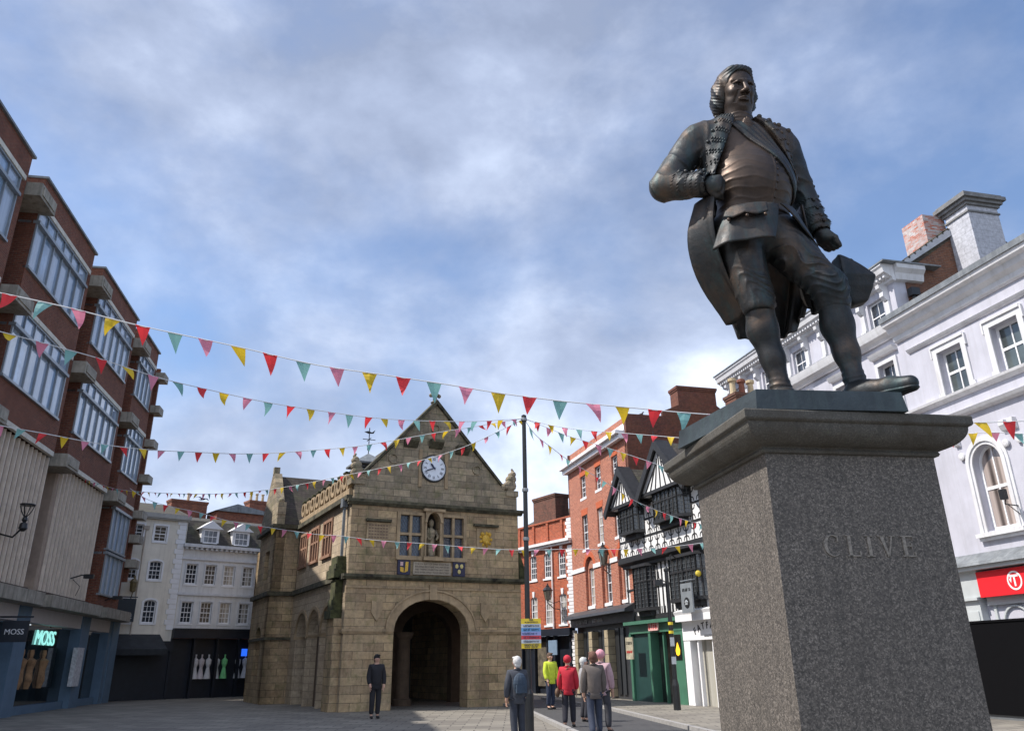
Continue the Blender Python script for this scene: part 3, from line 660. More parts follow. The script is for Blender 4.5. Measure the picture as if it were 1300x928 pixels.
# chimneys and roofs beyond
cb = masonry('old_red_brick', (.3,.09,.05), (.2,.06,.04), (.2,.16,.12), stain=.4)
p = at_y(238, 640, 60); q = at_y(322, 640, 62)
t = thing('chimney_stack', 'red brick chimney stack rising behind the cream house roof', 'chimney', (p[0], p[1], 0), az=50)
chimney(t, -1.3, 1.3, -.5, .5, 8, p[2]+.2, cb, pots=1, name='stack')
MB().prism([(-2.2, 9.3), (0, 10.6), (2.2, 9.3)], -3, 3).build('roof', slate, t); MB().box(-2.2, 2.2, -2.8, 2.8, 0, 9.3).build('walls', cb, t)
t = thing('chimney_stack', 'red brick chimney with buff pots behind the market hall wing', 'chimney', (q[0], q[1], 0), az=50)
chimney(t, -.5, .9, -.5, .5, 8, q[2]+.2, cb, pots=3, name='stack')
MB().box(-3, 2.2, -.8, 1.2, 0, q[2]-.9).build('walls', cb, t); MB().prism([(-3.2, q[2]-.9), (-1.6, q[2]-.3), (2.2, q[2]-.9)], -1, 1.4).build('roof', lead, t)

# ================================================================== LOW RED BRICK HOUSE
rb = masonry('orange_brick', (.52,.115,.05), (.34,.07,.035), (.34,.2,.14), stain=.3, stain_col=(.1,.04,.03))
rb2 = masonry('mottled_brick', (.5,.17,.10), (.34,.10,.06), (.42,.3,.24), stain=.12, stain_col=(.12,.05,.04))
rubbed = plain('rubbed_brick', (.5,.11,.04), .8, .2, 10, .2)
rowo = np.array([3.15, 46.98])
LO = thing('brick_house', 'low orange brick house with white arched windows and brick parapet beside the market hall', 'house', (rowo[0], rowo[1], 0), az=147)
m = MB(); hs = []
for x in (-6.35, -4.12, -2.67, -1.24): hs += [(x, x+.68, 6.12, 7.53, .12), (x, x+.68, 3.57, 5.18, .12)]
m.wall(-8, .1, 3.33, 7.95, hs, 0, .25); m.build('wall', rb, LO)
m = MB(); m.wall(-8, .1, 8.13, 9.3, (), .08, .35)
for x in (-7, -5.3, -3.75, -2.3, -.85): m.box(x-.1, x+.1, .0, .1, 8.13, 9.3)
m.box(-8, .15, -.02, .4, 9.3, 9.4); m.build('parapet', rb, LO)
MB().box(-8, .2, -.32, .1, 7.98, 8.13).box(-8, .15, -.2, .05, 7.85, 7.98).build('cornice', white, LO)
m = MB()
for k in range(31):
    z = 3.4+k*.19
    if 7.75 < z < 8.1: continue
    m.box(-.28 - (.12 if k % 2 else 0), .14, -.05, .2, z, z+.165)
m.split('quoins', white, LO)
m = MB()
for h in hs: x = (h[0]+h[1])/2; m.prism([(x-.07, h[3]-.02), (x+.07, h[3]-.02), (x+.12, h[3]+.3), (x-.12, h[3]+.3)], -.06, .01)
m.split('keystones', white, LO)
for i, h in enumerate(hs): window(LO, *h[:4], .05, 3, 4, rise=.12, sill=.1, fw=.08, pane=pc if i in (5, 7, 3) else pd)
MB().tube([(-1.78,-.08,7.9),(-1.78,-.08,3.3)], .05, 6).build('downpipe', white, LO)
MB().prism([(.35, 9.1), (4.2, 11.0), (8, 9.1)], -8, .1, 'x').build('roof', slate, LO)
chimney(LO, -5.4, -3.0, 1.2, 2.2, 9, 11.3, masonry('sooty_brick', (.2,.08,.055), (.12,.06,.045), (.14,.1,.08), stain=.6))
m = MB().box(-8, .0, -.3, .1, 3.0, 3.36); m.box(-8, .0, .2, .3, 0, 3.0)
for x in (-7, -5.2, -3.9, -2.6, -1.9, -.4): m.box(x, x+.14, -.05, .25, 0, 3.0)
m.build('shopfront', navy_p, LO); MB().box(-3.7, -2.7, .1, .14, .4, 2.7).build('lit_window', plain('dim_interior', (.12,.1,.07), .8, .5, 3), LO)
MB().box(-1.75, -.95, -.5, -.44, 2.0, 2.75).build('shop_sign', plain('pale_blue_sign', (.18,.26,.36), .6), LO)
m = MB()
for k in range(16): m.box(-.1+ (.0 if k % 2 else .05), .16, -.1, .1, .2+k*.19, .36+k*.19)
m.build('white_pilaster', white, LO)

# ================================================================== TALL RED BRICK HOUSE
T = thing('brick_house', 'tall mottled red brick house with white cornice beside the timbered house', 'house', (rowo[0], rowo[1], 0), az=164.5)
XR = 8.5
m = MB()
top = [(2.05, 2.85, 9.95, 11.15), (4.35, 5.15, 9.97, 11.19), (6.7, 7.5, 10.0, 11.2)]; mid = [(2.05, 2.9, 7.2, 9.0), (4.35, 5.15, 7.22, 9.02), (6.7, 7.5, 7.25, 9.0)]
low = [(2.42, 3.28, 4.3, 6.2), (4.8, 5.6, 4.3, 6.2), (7.05, 7.8, 4.3, 6.2)]
m.wall(0, XR, 6.9, 11.75, top+mid, 0, .3)
bays_ = [(2.2, 3.5, 3.95, 6.78, .6), (4.55, 5.85, 3.95, 6.78, .6), (6.8, 8.05, 3.95, 6.78, .6)]
m.wall(0, XR, 3.9, 6.9, bays_, 0, .14); m.wall(0, XR, 3.9, 6.9, low, .14, .4)
m.build('wall', rb2, T)
MB().wall(0, XR, 12.15, 12.85, (), .1, .4).build('parapet', rb2, T)
MB().box(-.35, XR+.02, -.45, .12, 11.98, 12.14).box(-.2, XR+.01, -.28, .06, 11.74, 11.98).box(3.2, XR, .02, .14, 12.2, 12.5).build('cornice', white, T)
m = MB(); m.box(-.02, 2.2, -.05, .02, 6.1, 6.32); m.box(3.5, 4.55, -.05, .02, 6.1, 6.32); m.box(5.85, 6.8, -.05, .02, 6.1, 6.32); m.box(8.05, XR, -.05, .02, 6.1, 6.32); m.split('string_course', white, T)
m = MB()
for h in top+mid: x0, x1 = h[0], h[1]; m.prism([(x0-.02, h[3]), (x1+.02, h[3]), (x1+.12, h[3]+.34), (x0-.12, h[3]+.34)], -.012, .01)
for b_ in bays_: m.ring(b_[0], b_[1], b_[3]-.6, .6, .26, -.012, .01)
m.split('brick_lintels', rubbed, T)
for i, h in enumerate(top+mid): window(T, *h, .1, 2, 4, sill=.12, sillh=.13, pane=pd if i != 4 else pc)
for h in low: window(T, *h, .22, 2, 4, sill=.2, sillh=.15, pane=pc)
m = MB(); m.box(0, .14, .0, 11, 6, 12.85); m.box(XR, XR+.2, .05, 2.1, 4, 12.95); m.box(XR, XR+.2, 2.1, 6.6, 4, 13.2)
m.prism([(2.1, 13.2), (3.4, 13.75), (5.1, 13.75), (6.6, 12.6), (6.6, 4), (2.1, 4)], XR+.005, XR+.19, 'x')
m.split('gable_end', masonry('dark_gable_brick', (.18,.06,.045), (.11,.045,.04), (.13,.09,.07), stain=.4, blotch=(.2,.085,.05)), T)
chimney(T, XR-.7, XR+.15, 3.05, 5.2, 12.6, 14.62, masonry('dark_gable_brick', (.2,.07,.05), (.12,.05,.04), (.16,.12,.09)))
MB().prism([(.5, 12.4), (4, 13.6), (8, 12.4)], .14, XR, 'x').build('roof', slate, T)
sf = plain('charcoal_shopfront', (.035,.037,.042), .5, .2, 3, .05)
m = MB().prism([(-.55, 3.72), (-.5, 3.85), (0, 4.1), (.05, 4.1), (.05, 3.4), (-.1, 3.3), (-.1, 3.72)], -.2, XR-.02, 'x'); m.box(-.1, XR, .25, .35, 0, 3.4)
m.build('shopfront', sf, T)
m = MB()
for x in (.35, 2.55, 4.75): 
    for k in range(8): m.box(x+(.02 if k % 2 else 0), x+.5-(.02 if k % 2 else 0), -.12, .26, .1+k*.37, .1+k*.37+.35)
m.split('stone_pilaster', plain('buff_pilaster', (.36,.3,.2), .8, .2), T)
m = MB()
for x in (1.0, 1.5, 2.0, 3.2, 3.7, 4.2, 5.5, 6.1): m.box(x, x+.4, .18, .26, .2, 3.1)
m.split('door_panels', plain('black_doors', (.025,.027,.03), .35), T)
def scrawl(name, parent, x0, x1, y, z0, h, mat, seed=1, ax='x'):
    """worn lettering too small to read: a row of uneven strokes"""
    rr = random.Random(seed); m = MB(); x = x0; n = 0
    while x < x1:
        w = h*rr.uniform(.3, .6)
        if rr.random() < .14: x += w*.9; continue
        t = h*.16; k = rr.random()
        m.box(x, x+t, y-.01, y, z0, z0+h)
        if k < .7: m.box(x+t, x+w, y-.009, y, z0+h-t, z0+h)
        if k > .3: m.box(x+t, x+w*.9, y-.009, y, z0+h*.42, z0+h*.42+t)
        if k > .6 or k < .2: m.box(x+w-t*.6, x+w+t*.3, y-.008, y, z0, z0+h*.5)
        x += w+h*.2
    return m.build(name, mat, parent)
pl_ = plain('pale_letters', (.5,.52,.55), .6)
scrawl('fascia_lettering', T, .75, 2.45, -.12, 3.45, .19, pl_, 3); scrawl('fascia_lettering', T, 3.2, 4.6, -.12, 3.45, .17, pl_, 5)
# ================================================================== TIMBER-FRAMED HOUSE
TB = thing('timbered_house', 'black and white timber framed house with two steep gables and green shopfront', 'house', (5.23, 39.49, 0), az=161.5)
plaster = plain('limewash', (.74,.74,.74), .8, .06, 3, .1)
XE = 8.6
m = MB().box(0, XE, 0, .4, 3.3, 5.75); m.box(0, XE, -.25, .4, 5.95, 8.3)
m.build('plaster_wall', plaster, TB)
MB().box(.02, XE-.02, .42, 8, 0, 8.25).build('rear_wall', rb, TB)
# timbers upper storey
y = -.25; t = MB()
def bar(x0, z0, x1, z1, w, yy, d=.04, m=None):
    v = Vector((x1-x0, 0, z1-z0)); n = Vector((-v.z, 0, v.x)).normalized()*w/2
    (m or t).prism([(x0-n.x, z0-n.z), (x1-n.x, z1-n.z), (x1+n.x, z1+n.z), (x0+n.x, z0+n.z)], yy-d, yy+.01)
t.box(-.05, XE, y-.1, y+.02, 5.78, 6.06); t.box(0, XE, y-.018, y+.01, 6.72, 6.82)
for x in np.arange(.0, XE, .62): t.box(x-.04, x+.04, y-.014, y+.01, 6.05, 8.3)
t.box(0, XE, y-.016, y+.01, 7.45, 7.53); t.box(0, XE, y-.06, y+.01, 8.15, 8.3)
rn = random.Random(3)
for x in np.arange(.0, XE-.6, .62):
    for z in (6.06, 6.84, 7.53):
        h = .66 if z < 6.1 else .6; cx, cz = x+.31, z+h/2
        # star panel: four cusped braces in each panel
        for sx in (-1, 1):
            for sz in (-1, 1):
                pts = [(cx+sx*.26, cz+sz*.1), (cx+sx*.15, cz+sz*.14), (cx+sx*.1, cz+sz*.27)]
                for a, b in zip(pts, pts[1:]): bar(a[0], a[1], b[0], b[1], .05, y, .010)
t.build('timber_frame', blackwood, TB)
t = MB(); y = 0
for x in (0.05, .45, 3.02, 3.4, 3.78, 4.16, 7.3, 7.6, 7.95, 8.4): t.box(x-.06, x+.06, -.016, .01, 3.35, 5.75)
t.box(0, XE, -.07, .01, 3.3, 3.5); t.box(0, XE, -.2, .01, 5.58, 5.76)
for x in np.arange(.2, XE, .3): t.box(x-.035, x+.035, -.014, .01, 3.5, 3.78)
t.box(0, XE, -.05, .01, 4.6, 4.68)
t.build('lower_timber_frame', blackwood, TB)
MB().prism([(-.38, 5.95), (-.38, 5.8), (-.2, 5.7), (.0, 5.6), (.0, 5.95)], -.1, XE, 'x').build('jetty_beam', blackwood, TB)
dg = glass('oriel_pane', (.03,.035,.04), .12)
def oriel(x0, x1, z0, z1, yb, d, n, roofed=True):
    m = MB(); c = .3; m.box(x0+.02, x0+.1, yb-.03, yb, z0, z1)
    P = [(x0, yb), (x0+c, yb-d), (x1-c, yb-d), (x1, yb)]
    for z, h, e in ((z0, .12, .05), (z1-.1, .12, .08), (z0+(z1-z0)*.62, .06, .02)):
        Q = [(P[0][0]-e, P[0][1]), (P[1][0]-e*.6, P[1][1]-e), (P[2][0]+e*.6, P[2][1]-e), (P[3][0]+e, P[3][1])]
        m.prism(Q, z, z+h, 'z')
    m.prism([(x0+.25, yb), (x0+c+.1, yb-d*.6), (x1-c-.1, yb-d*.6), (x1-.25, yb)], z0-.22, z0, 'z')
    for (xa, ya), (xb, yb2), k in ((P[0], P[1], 2), (P[1], P[2], n), (P[2], P[3], 2)):
        for i in range(k+1):
            f = i/k; m.tube([(xa+(xb-xa)*f, ya+(yb2-ya)*f, z0), (xa+(xb-xa)*f, ya+(yb2-ya)*f, z1)], .035, 6)
    w = m.build('oriel_window', blackwood, TB)
    Q = [(P[0][0]+.03, P[0][1]), (P[1][0]+.01, P[1][1]+.03), (P[2][0]-.01, P[2][1]+.03), (P[3][0]-.03, P[3][1])]
    MB().prism(Q, z0+.08, z1-.06, 'z').build('pane', dg, w)
    l = MB()
    for (xa, ya), (xb, yb2) in zip(P[:-1], P[1:]):
        ln = math.hypot(xb-xa, yb2-ya); k = int(ln/.13)
        for i in range(1, k): f = i/k; l.box(xa+(xb-xa)*f-.008, xa+(xb-xa)*f+.008, ya+(yb2-ya)*f+.008, ya+(yb2-ya)*f+.028, z0+.1, z1-.1)
        for j in range(1, int((z1-z0)/.16)): l.tube([(xa, ya+.01, z0+j*.16), (xb, yb2+.01, z0+j*.16)], .008, 4)
    l.build('glazing_bars', plain('grey_lead', (.12,.13,.14), .5), w)
    return w
oriel(.75, 2.65, 6.95, 8.2, -.25, .42, 4); oriel(4.1, 6.75, 7.0, 8.35, -.25, .45, 6)
oriel(.95, 2.85, 3.65, 5.6, 0, .3, 4); oriel(4.35, 7.1, 3.8, 5.6, 0, .32, 6)
# gables
for cx, hw, ap, bz in ((1.62, 1.75, 10.0, 8.1), (5.35, 2.15, 10.35, 8.15)):
    g = MB().prism([(cx-hw+.25, bz+.15), (cx+hw-.25, bz+.15), (cx, ap-.25)], -.78, -.35); gp = g.build('gable_plaster', plaster, TB)
    m = MB()
    for sx in (-1, 1):
        a = Vector((cx, 0, ap)); b = Vector((cx+sx*hw, 0, bz)); m.prism([(a.x, a.z+.1), (b.x+sx*.05, b.z+.02), (b.x-sx*.12, b.z-.22), (a.x, a.z-.3)], -.98, -.88)
        m.prism([(a.x, a.z+.1), (b.x+sx*.05, b.z+.02), (b.x+sx*.02, b.z-.06), (a.x, a.z+.0)], -.9, -.3)
    m.tube([(cx, -.93, ap-.4), (cx, -.93, ap+.45)], [.05, .02], 6)
    m.build('bargeboard', blackwood, TB)
    t = MB()
    t.box(cx-hw+.2, cx+hw-.2, -.84, -.76, bz+.1, bz+.24); t.box(cx-.04, cx+.04, -.80, -.77, bz+.24, ap-.5)
    for sx in (-1, 1):
        for k in (.22, .44, .66): bar(cx+sx*k*hw, bz+.2, cx+sx*k*.3*hw, bz+.2+(ap-bz-.55)*(1-k*.55)*.9, .08, -.78, .02)
    t.build('gable_timbers', blackwood, TB)
    m = MB().prism([(cx-hw, bz), (cx, ap), (cx+hw, bz)], -.35, 6); m.prism([(cx-hw-.05, bz+.02), (cx, ap+.06), (cx+hw+.05, bz+.02), (cx, ap-.02)], -.88, -.3)
    m.build('gable_roof', tiles('dark_roof_tiles', (.05,.042,.036)), TB)
MB().prism([(.6, 8.3), (3.5, 9.4), (7, 8.3)], 0, XE, 'x').build('roof', tiles('dark_roof_tiles', (.05,.042,.036)), TB)
# green shop
gr = plain('shop_green', (.06,.17,.11), .45, .12, 2, .05); dgn = plain('dark_green', (.015,.05,.045), .45)
m = MB().box(.0, 4.95, -.35, .0, 3.12, 3.26).box(.1, 4.9, -.12, .05, 2.75, 3.12).box(4.0, 4.9, -.1, .35, 0, 2.75); m.box(1.9, 2.1, -.1, .3, 0, 2.75); m.box(.0, .2, -.1, .3, 0, 2.75); m.box(3.05, 3.15, -.02, .1, 0, 2.75)
m.build('shopfront', gr, TB)
MB().box(.2, 1.9, .0, .3, 0, 2.75).box(2.1, 4.0, .45, .5, 0, 2.75).build('door_recess', dgn, TB)
MB().box(2.1, 4.0, .3, .4, 0, 2.7).build('shop_glass', glass('shop_pane2', (.012,.014,.014)), TB)
MB().box(4.15, 4.75, -.13, -.1, 1.65, 2.6).build('shop_glass', glass('shop_pane2', (.012,.014,.014)), TB)
MB().prism([(4.38,1.85),(4.5,1.8),(4.62,1.85),(4.66,2.0),(4.5,2.3),(4.34,2.0)], -.15, -.135).build('flame_sign', emis('amber_lamp', (.9,.45,.02), .8), TB)
s = MB().box(2.15, 3.02, -.2, -.14, 2.82, 3.2).build('shop_sign', plain('sign_pink', (.75,.45,.42), .6), TB)
scrawl('sign_lettering', s, 2.22, 2.93, -.2, 2.88, .26, plain('sign_red', (.6,.02,.02), .5), 8)
s = MB().box(.55, 1.25, -.55, -.5, 1.7, 2.6).build('shop_sign', plain('poster_buff', (.42,.38,.28), .7, .3, 6), TB)
scrawl('sign_lettering', s, .62, 1.18, -.55, 2.3, .12, black, 9); scrawl('sign_lettering', s, .62, 1.18, -.55, 1.95, .1, plain('sign_red', (.6,.02,.02)), 2)
# white shop
m = MB().box(4.95, 9.4, -.4, .0, 3.05, 3.3); m.box(4.95, 9.4, -.12, .3, 2.35, 3.05); m.box(4.95, 5.45, -.1, .3, 0, 2.35); m.box(5.9, 6.0, -.05, .1, 0, 2.35); m.box(7.0, 7.1, -.05, .1, 0, 2.35); m.box(8.6, 9.4, -.1, .3, 0, 2.35)
m.prism([(-.4, 3.3), (-.45, 3.42), (-.2, 3.5), (0, 3.5), (0, 3.3)], 4.9, 9.4, 'x')
m.build('white_shopfront', white, TB)
MB().box(5.45, 8.6, .2, .25, 0, 2.35).build('shop_glass', glass('shop_pane3', (.06,.06,.055), .1, curtain=(.5,.48,.42), cw=2), TB)
txt = 'FATFACE'
fl = MB()
for k, ch in enumerate(txt):
    a = (k-3)*.16; x = 6.9 + math.sin(a)*1.9; z = 2.62 + (math.cos(a)-1)*1.5+.12
    o = text_mesh('shop_letter', ch, .36, black, TB, (x, -.135, z)); o.rotation_euler = (math.pi/2, a, 0)
scrawl('shop_lettering', TB, 6.6, 7.3, -.12, 2.45, .07, plain('grey_lead', (.12,.13,.14)), 4)
hsg = MB().box(6.3, 6.36, -1.15, -.15, 3.3, 4.3)
hs2 = MB().box(6.2, 7.05, -.75, -.69, 3.32, 4.4).tube([(6.2,-.72,4.5),(7.1,-.72,4.5)], .02, 5).tube([(6.6,-.72,4.5),(6.6,.0,4.6)], .02, 5).build('hanging_sign', plain('grey_sign', (.2,.22,.24), .5), TB)
m = MB(); m.prism([(6.63+.2*math.cos(2*math.pi*k/24), 3.68+.2*math.sin(2*math.pi*k/24)) for k in range(24)], -.765, -.752); m.build('sign_roundel', black, hs2)
m = MB()
for k in range(5):
    a = math.pi/2+2*math.pi*k/5; m.ball((6.63+.07*math.cos(a), -.77, 3.68+.07*math.sin(a)), .04, 5)
m.build('sign_emblem', plain('pale_sign', (.45,.48,.5), .6), hs2)
scrawl('sign_lettering', hs2, 6.35, 6.92, -.75, 4.1, .11, black, 7)
lbm = MB().tube([(5.6,-.4,5.4),(5.62,-.7,5.6),(5.75,-.85,5.55),(5.8,-.85,5.2)], .025, 6).build('lamp_bracket', black, TB)
MB().ball((6.9, -.3, 4.75), .12, 6).build('alarm_box', plain('alarm_yellow', (.55,.42,.04), .5), TB)
# houses carrying the row on behind the pedestal, with chimney pots above
cp = at_y(929, 505, 35.5)
BK = thing('brick_house', 'brick house behind the statue pedestal with only its potted chimney showing', 'house', (cp[0], cp[1], 0), az=161.5)
MB().box(-4, 1.0, 0, 8, 0, cp[2]-1.4).build('wall', rb, BK); MB().prism([(-.3, cp[2]-1.4), (4, cp[2]+.0-.5), (8.3, cp[2]-1.4)], -4, 1.0, 'x').build('roof', slate, BK)
chimney(BK, -.5, .4, -.05, 1.35, cp[2]-2, cp[2]+.15, masonry('sooty_brick', (.2,.08,.055), (.12,.06,.045), (.14,.1,.08)), pots=0, capmat=cream_trim)
for i in range(3): MB().lathe([(.2,0),(.15,.1),(.13,.6),(.2,.66),(.2,.78),(.1,.82)], (-.05, .15+i*.48, cp[2]+.15), 10).build('chimney_pot', plain('buff_clay', (.5,.4,.25)) if i != 1 else plain('red_clay', (.22,.08,.05), .8), BK)

# ================================================================== WHITE STUCCO BUILDING (right)
WH = thing('stucco_building', 'large white stucco building with arched windows and deep cornice at right', 'building', (14.3, 27.31, 0), az=166)
lav = plain('lavender_stucco', (.48,.48,.545), .7, .09, .9, .15, streak=.5, dirt=(.34,.335,.36))
wtrim = plain('white_trim', (.63,.63,.65), .6, .07, 2, .1, streak=.45, dirt=(.36,.34,.31))
E1 = -.55   # junction between far part (attic storey) and near part
far_w = [(-1.33-2.67*k-.45, -1.33-2.67*k+.45) for k in range(5)]
nw = [(1.23+2.34*k, 2.33+2.34*k) for k in range(4)]
aw = [(1.68+2.34*k, 2.84+2.34*k) for k in range(4)]
m = MB(); hf = [(a, b, 9.9, 11.8) for a, b in far_w] + [(a, b, 6.0, 8.3) for a, b in far_w]
m.wall(-13.2, E1, 0, 12.75, hf, .04, .35); 
m.wall(-13.2, -.18, 13.15, 14.7, [(a, b, 13.15, 14.35) for a, b in far_w], .04, .35); m.box(-.4, -.18, .35, 1.3, 13.15, 14.7)
m.wall(E1, 12, 0, 12.45, [(a, b, 9.72, 11.25) for a, b in nw] + [(a, b, 5.2, 7.8, .58) for a, b in aw], 0, .4)
m.build('wall', lav, WH)
for a, b in far_w:
    window(WH, a, b, 13.17, 14.33, .16, 2, 2, pane=pd); window(WH, a, b, 9.92, 11.8, .2, 2, 2, pane=pd); window(WH, a, b, 6.02, 8.3, .2, 2, 2, pane=pd)
for a, b in nw: window(WH, a, b, 9.72, 11.25, .22, 2, 2, fw=.09, bw=.045, pane=glass('pane_sky', (.07,.085,.085)), sill=.0)
for a, b in aw: window(WH, a, b, 5.2, 7.8, .22, 2, 2, fw=.09, bw=.05, rise=.58, pane=glass('pane_drapes', (.05,.04,.04), .08, curtain=(.45,.38,.35), cw=2.2), sill=None)
# mouldings of the near part
def cor(x0, x1, prof, name, mt=wtrim):
    m = MB(); p = [(0.02, prof[0][1])] + [(-a, z) for a, z in prof] + [(0.02, prof[-1][1])]
    m.prism(p, x0, x1, 'x'); return m.build(name, mt, WH)
cor(E1, 12, [(.06,12.28),(.12,12.34),(.14,12.5),(.3,12.62),(.36,12.8),(.52,12.86),(.55,13.0)], 'cornice')
MB().box(E1-.02, 12, -.6, .9, 13.0, 13.2).build('lead_gutter', lead, WH)
cor(E1+.5, 12, [(.05,11.7),(.1,11.76),(.14,11.82)], 'moulding_band'); cor(-13.2, 12, [(.05,9.5),(.1,9.55),(.18,9.6),(.2,9.68)], 'sill_course')
cor(.4, 12, [(.05,8.86),(.18,8.92),(.24,9.02)], 'hood_course')
cor(-13.25, E1+.02, [(.08,12.6),(.14,12.7),(.3,12.78),(.34,12.92),(.38,13.1)], 'cornice'); MB().box(-13.25, -.1, -.3, .3, 13.102, 13.16).build('lead_gutter', lead, WH)
m = MB(); m.prism([(.04, 14.62), (-.1, 14.66), (-.12, 14.78), (-.42, 14.95), (-.46, 15.12), (-.52, 15.2), (-.52, 15.28), (.04, 15.28)], -13.4, .02, 'x')
m.prism([(-.18, 14.66), (.0, 14.7), (.06, 14.95), (.2, 15.1), (.2, 15.28), (-.18, 15.28)], .05, 1.3, 'y'); m.build('attic_cornice', wtrim, WH)
m = MB()
for k in range(66): m.box(-13.2+k*.2, -13.1+k*.2, -.34, -.1, 14.78, 14.93)
m.build('dentils', wtrim, WH)
MB().box(-13.5, .25, -.56, 2, 15.285, 15.34).build('lead_flashing', lead, WH)
m = MB()
for a, b in far_w:
    for x in (a-.28, b+.28):
        m.box(x-.12, x+.12, -.06, .05, 13.17, 14.0); m.prism([(-.34, 14.66), (-.32, 14.52), (-.2, 14.4), (-.22, 14.2), (-.1, 14.05), (.04, 14.0), (.04, 14.66)], x-.1, x+.1, 'x'); m.box(x-.15, x+.15, -.12, .05, 13.17, 13.35)
m.split('console_bracket', wtrim, WH)
m = MB()
for a, b in far_w:
    for z0, z1 in ((9.7, 11.8),):
        m.box(a-.16, a, -.03, .05, z0, z1+.14); m.box(b, b+.16, -.03, .05, z0, z1+.14); m.box(a, b, -.03, .05, z1, z1+.14)
        m.prism([(.04, z1+.3), (-.1, z1+.32), (-.16, z1+.42), (-.2, z1+.5), (.04, z1+.5)], a-.25, b+.25, 'x')
for a, b in nw:
    m.box(a-.2, a, -.05, .02, 9.7, 11.45); m.box(b, b+.2, -.05, .02, 9.7, 11.45); m.box(a, b, -.05, .02, 11.25, 11.45)
    m.box(a-.26, a-.2, -.08, .02, 11.1, 11.5); m.box(b+.2, b+.26, -.08, .02, 11.1, 11.5); m.box(a-.2, b+.2, -.1, .02, 11.45, 11.53)
    m.box(a-.27, a-.2, -.06, .02, 9.72, 9.86); m.box(b+.2, b+.27, -.06, .02, 9.72, 9.86)
m.split('window_surround', wtrim, WH)
m = MB()
for a, b in aw:
    m.ring(a, b, 7.22, .58, .1, -.05, .02, 5.1); m.ring(a-.1, b+.1, 7.22, .68, .08, -.09, .02, 5.1); m.ring(a-.18, b+.18, 7.22, .76, .1, -.05, .02, 5.1)
    m.box(a-.35, b+.35, -.2, .05, 5.02, 5.14); m.box(a-.3, b+.3, -.12, .05, 4.92, 5.02)
    for x in (a-.42, b+.42):
        m.prism([(-.16, 8.3), (-.18, 8.15), (-.1, 8.0), (.02, 7.95), (.02, 8.3)], x-.1, x+.1, 'x')
    for x, z in ((a-.33, 7.62), (b+.33, 7.62)):
        k = len(m.v); m.lathe([(.07,0),(.12,.02),(.12,.08),(.07,.1)], (0,0,0), 12); m.v[k:] = [(x+v[0], -.06+v[2]-.05, z+v[1]) for v in m.v[k:]]
m.split('arch_surround', wtrim, WH)
MB().prism([(.02, 4.6), (-.1, 4.6), (-.55, 4.3), (-.6, 4.2), (.02, 4.2)], .1, 12, 'x').build('lead_roof', lead, WH)
MB().box(-.4, .1, -.12, .02, 4.42, 4.62).build('white_slab', wtrim, WH)
gg = plain('grey_shopfront', (.46,.49,.5), .6, .05, 2, .05)
m = MB().box(.2, 12, -.5, .0, 4.08, 4.2); m.box(.28, 1.12, -.3, .0, 3.3, 4.08); m.box(.36, .95, -.25, .0, 0, 3.22); m.box(.28, 1.0, -.36, 0, 3.22, 3.3); m.box(.45, .86, -.28, -.25, .8, 2.9)
m.box(5.4, 6.1, -.3, 0, 0, 4.08); m.box(1.12, 5.4, -.12, .0, 3.05, 3.28); m.box(1.25, 1.35, -.06, .1, 0, 3.05); m.box(1.35, 5.4, -.06, .05, 2.45, 2.52)
m.ring(1.6, 2.5, 2.55, .42, .05, -.07, .03); m.ring(3.0, 3.9, 2.55, .42, .05, -.07, .03)
m.build('shopfront', gg, WH)
MB().box(1.35, 5.4, .02, .06, 0, 3.05).build('shop_glass', glass('teal_pane', (.12,.26,.26), .1), WH)
rd = MB().box(1.12, 5.4, -.32, -.05, 3.28, 4.02).build('shop_sign', plain('sign_scarlet', (.72,.02,.03), .4, .02, 2, 0), WH)
lw = plain('letter_white', (.8,.8,.8), .5, 0, 2, 0)
def circ(x, z, r): return [(x+r*math.cos(2*math.pi*k/28), z+r*math.sin(2*math.pi*k/28)) for k in range(28)]
m = MB()
for k in range(28):
    a, b = 2*math.pi*k/28, 2*math.pi*(k+1)/28
    m.prism([(2.55+.27*math.cos(a), 3.66+.27*math.sin(a)), (2.55+.27*math.cos(b), 3.66+.27*math.sin(b)), (2.55+.22*math.cos(b), 3.66+.22*math.sin(b)), (2.55+.22*math.cos(a), 3.66+.22*math.sin(a))], -.33, -.32)
m.box(2.52, 2.58, -.33, -.32, 3.5, 3.82); m.box(2.4, 2.7, -.331, -.32, 3.76, 3.82); m.prism([(2.36,3.7),(2.46,3.78),(2.42,3.6)], -.33, -.32); m.build('sign_emblem', lw, rd)
MB().box(-.25, .2, -.1, .1, 0, 3.9).build('door_frame', plain('teal_grey_door', (.2,.28,.27), .5), WH)
MB().tube([(.05, -.18, 3.9), (.05, -.18, 4.15), (.0,.0,4.5)], .06, 7).build('downpipe', black, WH)
m = MB().tube([(3.05,-.05,5.75),(3.05,-.5,5.78),(3.1,-.5,5.9)], .02, 5); m.tube([(3.05,-.05,5.5),(3.05,-.4,5.76)], .014, 5); m.box(3.02,3.2,-.62,-.48,5.9,6.2); m.build('sign_bracket', black, WH)
